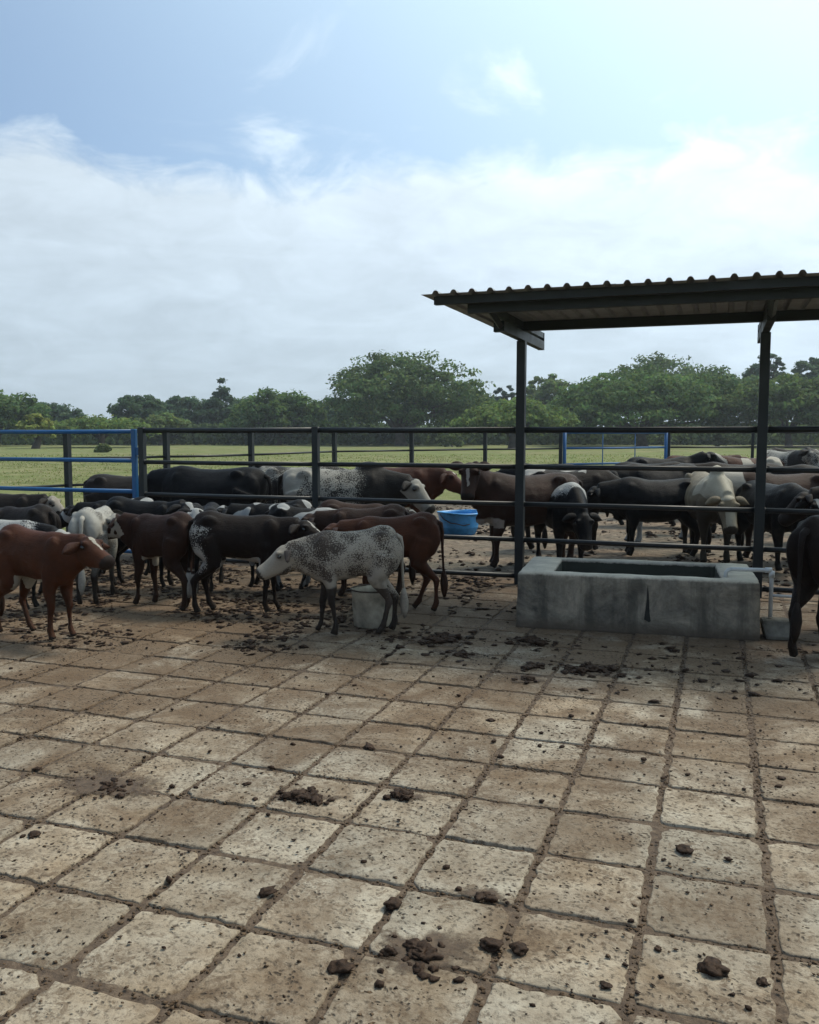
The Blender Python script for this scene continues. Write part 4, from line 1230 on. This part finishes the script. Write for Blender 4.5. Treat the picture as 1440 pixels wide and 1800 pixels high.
cow('cow', 'reddish cow far back between the far blue gate and right shelter post', -0.42, 19.0, 1.20, 14, 'red', (), (18, 0, .40), (40, 0), calf=False, group=W_, z=-.02, vox=.022, eyes=False)
cow('cow', 'far red and white cow with raised head beside the right shelter post', 0.55, 18.4, 1.20, 200, 'red', ('pied', 'blaze'), (34, 0, .42), (40, 0), calf=False, group=W_, z=-.02, vox=.022, eyes=False)
cow('cow', 'grey cow far back just right of the right shelter post', 1.25, 20.0, 1.30, -60, 'roan', ('light', 'darkneck'), (28, 0, .42), (45, 0), calf=False, group=W_, z=-.02, vox=.022, eyes=False)
cow('cow', 'small black cow farthest back near the right edge', 2.0, 21.9, 1.28, 200, 'black', (), (25, 0, .40), (40, 0), calf=False, group=W_, z=-.02, vox=.025, eyes=False)
cow('cow', 'plain dark cow back showing above the black cow below the far blue gate', -1.15, 16.0, 1.15, 10, 'black', (), (10, 0, .40), (40, 0), calf=False, group=W_, z=-.02, vox=.02, eyes=False)
cow('cow', 'small far black cow below the right end of the far blue gate', -1.05, 17.6, 1.20, 6, 'black', (), (35, 0, .42), (30, 0), calf=False, group=W_, z=-.02, vox=.022, eyes=False)
cow('cow', 'very dark brown cow deep in the herd just left of the right post', 0.35, 15.2, 1.18, 188, 'darkbrown', (), (8, 0, .40), (40, 0), calf=False, group=W_, z=-.02, vox=.02, eyes=False)
cow('cow', 'black cow behind the cream humped cow and the right post', 1.6, 14.4, 1.18, 184, 'black', (), (8, 0, .40), (40, 0), calf=False, group=W_, z=-.02, vox=.02, eyes=False)
cow('cow', 'black cow standing between the cream cow and right post, white blazed face turned forward', 0.62, 11.5, 1.06, -60, 'black', ('wideblaze',), (0, 0, .40), (45, 0), calf=False, group=W_, z=-.02)
cow('cow', 'dark brown cow in the herd at the right edge, closest to the rails there', 1.78, 10.75, 1.10, 172, 'darkbrown', (), (5, 10, .38), (45, 0), calf=False, group=W_, z=-.02)
cow('cow', 'black young cow nearest the corner beyond the trough pipe', 1.75, 10.2, 1.08, 110, 'black', (), (0, 0, .38), (45, 0), calf=False, group=W_, z=-.02)
cow('calf', 'small dark calf out on the grass beyond the large black cow', -11.2, 20.7, .93, 20, 'black', (), (-10, 0, .38), (50, 0), group='calves out on the pasture', z=-.10, vox=.025, eyes=False)

# ------------------------------------------------------------------ vegetation
def cam_to_world(px, D):
    x = (px - 720) / 1553 * D
    c, s = math.cos(YAW), math.sin(YAW)
    return (x * c - D * s, x * s + D * c)

def foliage(seed, rx, ry, z0, z1, clumps, per, leaf, col, flat=0.35, shell=0.55, top_bias=1.0, extra=None):
    """leaf faces gathered into flattened clumps on and inside a dome"""
    g = np.random.default_rng(seed)
    h = z1 - z0
    cs = []
    for _ in range(clumps):
        a = g.random() * 2 * math.pi
        e = math.asin(min(1, g.random() ** 0.9))
        k = 1 - shell * g.random() ** 2.0
        lob = 1 + 0.13 * math.sin(3 * a + seed) + 0.08 * math.sin(7 * a + 2 * seed)
        top = 1 + 0.10 * math.sin(2.3 * a * 1.7 + seed)
        cs.append((rx * k * lob * math.cos(e) * math.cos(a), ry * k * lob * math.cos(e) * math.sin(a), z0 + h * top * k * math.sin(e) ** 0.85))
    cs = np.array(cs)
    if extra is not None: cs = np.vstack([cs, np.array(extra)])
    nC = len(cs)
    size = (0.5 + g.random(nC)) * rx * 0.17
    size = np.clip(size, 0.4, 2.4)
    tone = 0.70 + 0.6 * g.random(nC)
    idx = np.repeat(np.arange(nC), per)
    n = len(idx)
    u = g.normal(0, 1, (n, 3)); u /= np.linalg.norm(u, axis=1)[:, None]
    rr_ = g.random(n)[:, None] ** 0.45
    P = cs[idx] + u * rr_ * size[idx][:, None] * np.array([1, 1, flat])
    nrm = u * 0.6 + g.normal(0, 0.5, (n, 3)) + np.array([0, 0, 0.55]); nrm /= np.linalg.norm(nrm, axis=1)[:, None]
    t1 = np.cross(nrm, g.normal(0, 1, (n, 3))); t1 /= np.linalg.norm(t1, axis=1)[:, None]
    t2 = np.cross(nrm, t1)
    L = leaf * (0.6 + 0.8 * g.random(n))[:, None]
    V = np.stack([P - t1 * L, P + t2 * L * .55, P + t1 * L, P - t2 * L * .55], 1).reshape(-1, 3)
    F = np.arange(n * 4).reshape(-1, 4)
    c = np.array(col)[None] * tone[idx][:, None] * (0.7 + 0.6 * g.random(n))[:, None]
    c[:, 0] *= (0.85 + 0.4 * g.random(n)); 
    c = np.repeat(np.clip(c, 0.004, 0.5), 4, axis=0)
    me = np_mesh('crown', V, F, 4, c)
    return me, cs

def wood(cs, trunk_h, r0, seed, spread_n=9):
    rr = random.Random(seed)
    bm = bmesh.new()
    lean = Vector((rr.uniform(-.6, .6), rr.uniform(-.6, .6), 0))
    top = Vector((lean.x, lean.y, trunk_h))
    tube(bm, [(0, 0, -0.4), (0, 0, trunk_h * .15), (lean.x * .5, lean.y * .5, trunk_h * .55), top], [r0 * 1.5, r0 * 1.05, r0 * .85, r0 * .8], 10)
    pick = rr.sample(range(len(cs)), min(len(cs), spread_n))
    for i in pick:
        e = Vector(cs[i])
        m = top.lerp(e, 0.5) + Vector((0, 0, (e.z - top.z) * 0.12 + 0.3 * rr.random()))
        tube(bm, [top - Vector((0, 0, r0)), top.lerp(m, .5), m, e], [r0 * .55, r0 * .38, r0 * .25, r0 * .06], 6)
        j = rr.randrange(len(cs)); e2 = Vector(cs[j])
        if (e2 - m).length < 0.7 * (e - top).length + 2:
            tube(bm, [m, m.lerp(e2, .5) + Vector((0, 0, .3)), e2], [r0 * .22, r0 * .14, r0 * .05], 5)
    return bm_mesh(bm, 'trunk', True)

G_ = 'trees along the far side of the pasture'
def tree(label, px, D, hwpx, topy, boty, col, clumps, per, seed, leaf=.30, kind='tree', flat=.35, shell=.5, trunk=.45, limbs=10, extra_px=None):
    x, y = cam_to_world(px, D)
    if kind == 'tree' and seed != 1: hwpx *= 1.15
    rx = hwpx * D / 1553
    z1 = 1.6 + (762 - topy) * D / 1553
    z0 = max(0.6, 1.6 + (762 - boty) * D / 1553)
    root = empty('broadleaf_tree' if kind == 'tree' else 'shrub', (x, y, -0.1), 0, label=label, cat=kind, group=G_ if kind == 'tree' else 'shrubs on the pasture edge')
    ex = None
    if extra_px:
        c, s = math.cos(YAW), math.sin(YAW)
        ex = []
        for (qx, qy, n) in extra_px:
            dx = (qx - px) * D / 1553
            for _ in range(n):
                rr = random.Random(seed + qx + _)
                ex.append((dx * c + rr.uniform(-.4, .4), dx * s + rr.uniform(-.4, .4), 1.6 + (762 - qy) * D / 1553 + rr.uniform(-.4, .4)))
    if kind == 'shrub': z0 = 0.1
    me, cs = foliage(seed, rx, rx * .8, z0, z1 - 0.3, int(clumps * 1.9), int(per * .72), leaf, col, flat * 1.5, shell, extra=ex)
    link('crown', me, root, M['leaf'])
    link('trunk', wood(cs, max(z0 * .75, 1.0) if kind == 'tree' else .5, trunk if kind == 'tree' else .1, seed, limbs), root, M['bark'])

GR, DK, PL, BL = (0.088, 0.152, 0.052), (0.060, 0.108, 0.052), (0.13, 0.19, 0.06), (0.072, 0.128, 0.066)
tree('widest airy umbrella tree in the middle of the tree line', 705, 125, 142, 626, 742, (0.088, 0.142, 0.054), 190, 105, 1, .27, flat=.30, shell=.62, trunk=.75, limbs=26)
tree('low domed tree left of the umbrella tree', 490, 130, 72, 688, 752, GR, 90, 110, 2)
tree('dark tree with a thin spire of leaves standing above its crown', 392, 150, 52, 697, 748, DK, 80, 100, 3, extra_px=[(395, 686, 3), (400, 694, 4), (384, 694, 3), (396, 665, 1)])
tree('dark rounded tree above the post by the near blue gate', 245, 140, 50, 695, 750, DK, 70, 110, 4)
tree('pale yellow-green bushy tree over the near blue gate', 65, 100, 28, 724, 765, (0.21, 0.26, 0.075), 40, 100, 5, .22)
tree('green tree cut off at the left edge', -5, 120, 72, 688, 748, GR, 90, 110, 6)
tree('bluish tree right of the left edge tree', 95, 150, 48, 708, 750, BL, 60, 100, 7)
tree('flat pale dome-shaped tree above the near blue gate', 180, 108, 76, 732, 758, (0.115, 0.178, 0.056), 75, 100, 8, .24)
tree('rounded tree between the dark spire tree and the gate post', 322, 152, 48, 697, 748, BL, 60, 100, 9)
tree('small dark tree right behind the umbrella tree', 884, 160, 26, 675, 740, (0.04, 0.075, 0.045), 34, 100, 10)
tree('pale green tree behind the left shelter post', 958, 150, 52, 662, 742, (0.115, 0.175, 0.064), 75, 100, 11, shell=.6)
tree('low pale green dome tree in front of the left shelter post', 900, 98, 84, 704, 752, (0.115, 0.178, 0.056), 100, 110, 12, .22)
tree('broadest layered dark green tree under the shelter roof', 1128, 115, 150, 654, 745, GR, 210, 120, 13, .27, flat=.24, shell=.45, trunk=.7)
tree('tall loose tree rising behind the broadest tree', 1155, 150, 84, 628, 720, (0.098, 0.152, 0.066), 95, 95, 14, shell=.6)
tree('rounded tree between the broadest tree and right post', 1262, 145, 80, 650, 735, GR, 90, 100, 15)
tree('layered dark tree beyond the right shelter post', 1385, 108, 105, 660, 745, (0.085, 0.135, 0.045), 160, 120, 16, .26, flat=.24)
tree('tall tree peeking above beside the right post', 1342, 150, 32, 624, 700, BL, 45, 95, 17, shell=.6)
tree('tall dark tree at the right edge', 1425, 145, 50, 630, 710, DK, 60, 100, 18)
tree('leafy tree outside the right edge group', 1560, 120, 100, 640, 745, GR, 90, 110, 19)
tree('leafy tree beyond the left edge', -140, 120, 85, 672, 745, GR, 90, 110, 20)
tree('shaded tree filling the gap left of the umbrella tree', 588, 150, 62, 702, 748, BL, 60, 100, 21)
tree('shaded tree filling the gap right of the umbrella tree', 830, 142, 55, 690, 748, GR, 60, 110, 22)
tree('bluish tree behind the low domed tree', 445, 158, 50, 702, 748, BL, 50, 100, 23)
tree('bushy tree low between the dark rounded tree and spire tree', 285, 128, 45, 724, 758, (0.12, 0.17, 0.058), 45, 100, 24)
for s, (px, D, w, ty, lb) in enumerate([(185, 80, 10, 774, 'small dark shrub alone on the pasture near the gate'),
 (795, 112, 20, 757, 'pale leafy shrub under the umbrella tree'), (1262, 112, 18, 757, 'pale leafy shrub right of the far blue gate')]):
    tree(lb, px, D, w, ty, 782, (0.10, 0.14, 0.05), 14, 70, 40 + s, .14, kind='shrub', limbs=4)

def undergrowth():
    g = np.random.default_rng(9)
    n = 52000
    px = g.uniform(-250, 1700, n); D = g.uniform(128, 165, n)
    x = (px - 720) / 1553 * D
    c, s = math.cos(YAW), math.sin(YAW)
    hh = np.array([2.6 + 1.6 * noise.noise(Vector((a * .06, b * .08, 2))) for a, b in zip(x, D)])
    z = g.random(n) ** .8 * hh
    P = np.stack([x * c - D * s, x * s + D * c, z], 1)
    nrm = g.normal(0, 1, (n, 3)) + np.array([0, 0, .5]); nrm /= np.linalg.norm(nrm, axis=1)[:, None]
    t1 = np.cross(nrm, g.normal(0, 1, (n, 3))); t1 /= np.linalg.norm(t1, axis=1)[:, None]; t2 = np.cross(nrm, t1)
    L = (.45 * (.6 + .8 * g.random(n)))[:, None]
    V = np.stack([P - t1 * L, P + t2 * L * .7, P + t1 * L, P - t2 * L * .7], 1).reshape(-1, 3)
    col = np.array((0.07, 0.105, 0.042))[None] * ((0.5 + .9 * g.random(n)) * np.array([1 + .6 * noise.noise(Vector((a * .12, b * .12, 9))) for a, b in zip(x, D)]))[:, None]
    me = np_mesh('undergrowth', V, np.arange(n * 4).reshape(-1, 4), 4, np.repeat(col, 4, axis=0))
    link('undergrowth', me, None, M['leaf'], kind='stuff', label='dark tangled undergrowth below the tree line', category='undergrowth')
undergrowth()

def grass():
    g = np.random.default_rng(5)
    n = 45000
    D = 12 + 60 * g.random(n) ** 1.6
    px = g.uniform(-150, 1600, n)
    x = (px - 720) / 1553 * D
    c, s = math.cos(YAW), math.sin(YAW)
    X, Y = x * c - D * s, x * s + D * c
    fx = np.array([far_x(y) for y in Y])
    inside = (X > fx - .35) & (Y < 31.5) & (Y > 8.7)
    patch = np.array([noise.noise(Vector((a * .5, b * .5, 0))) for a, b in zip(X, Y)])
    k = (~inside) & (patch > -.15)
    X, Y, D = X[k], Y[k], D[k]; n = len(X)
    h = (.015 + .045 * g.random(n)) * (1 + D * .008)
    w = .006 + D * .00055
    a = g.random(n) * 6.28
    dx, dy = np.cos(a) * w, np.sin(a) * w
    lx, ly = g.normal(0, .35, n) * h, g.normal(0, .35, n) * h
    z = np.full(n, -.10)
    V = np.stack([np.stack([X - dx, Y - dy, z], 1), np.stack([X + dx, Y + dy, z], 1), np.stack([X + lx, Y + ly, z + h], 1)], 1).reshape(-1, 3)
    col = np.where((g.random(n) < .35)[:, None], np.array((0.24, 0.225, 0.11))[None], np.array((0.15, 0.20, 0.06))[None]) * (.7 + .6 * g.random(n))[:, None]
    me = np_mesh('grass', V, np.arange(n * 3).reshape(-1, 3), 3, np.repeat(col, 3, axis=0))
    link('grass', me, None, M['grass'], kind='stuff', label='short sunlit pasture grass beyond the corral', category='grass')
grass()

# ------------------------------------------------------------------ air
bm = bmesh.new(); box(bm, (-900, -300, -1.2), (900, 900, 32.0))
hz = link('haze', bm_mesh(bm, 'haze'), None, None, kind='stuff', label='thin pale haze in the air over the pasture', category='haze')
mh = bpy.data.materials.new('haze'); mh.use_nodes = True
t = mh.node_tree; t.nodes.clear()
o_ = t.nodes.new('ShaderNodeOutputMaterial'); pv = t.nodes.new('ShaderNodeVolumePrincipled')
pv.inputs['Color'].default_value = (0.80, 0.88, 0.95, 1); pv.inputs['Density'].default_value = 0.0005; pv.inputs['Anisotropy'].default_value = 0.3
t.links.new(pv.outputs[0], o_.inputs['Volume'])
hz.data.materials.append(mh)
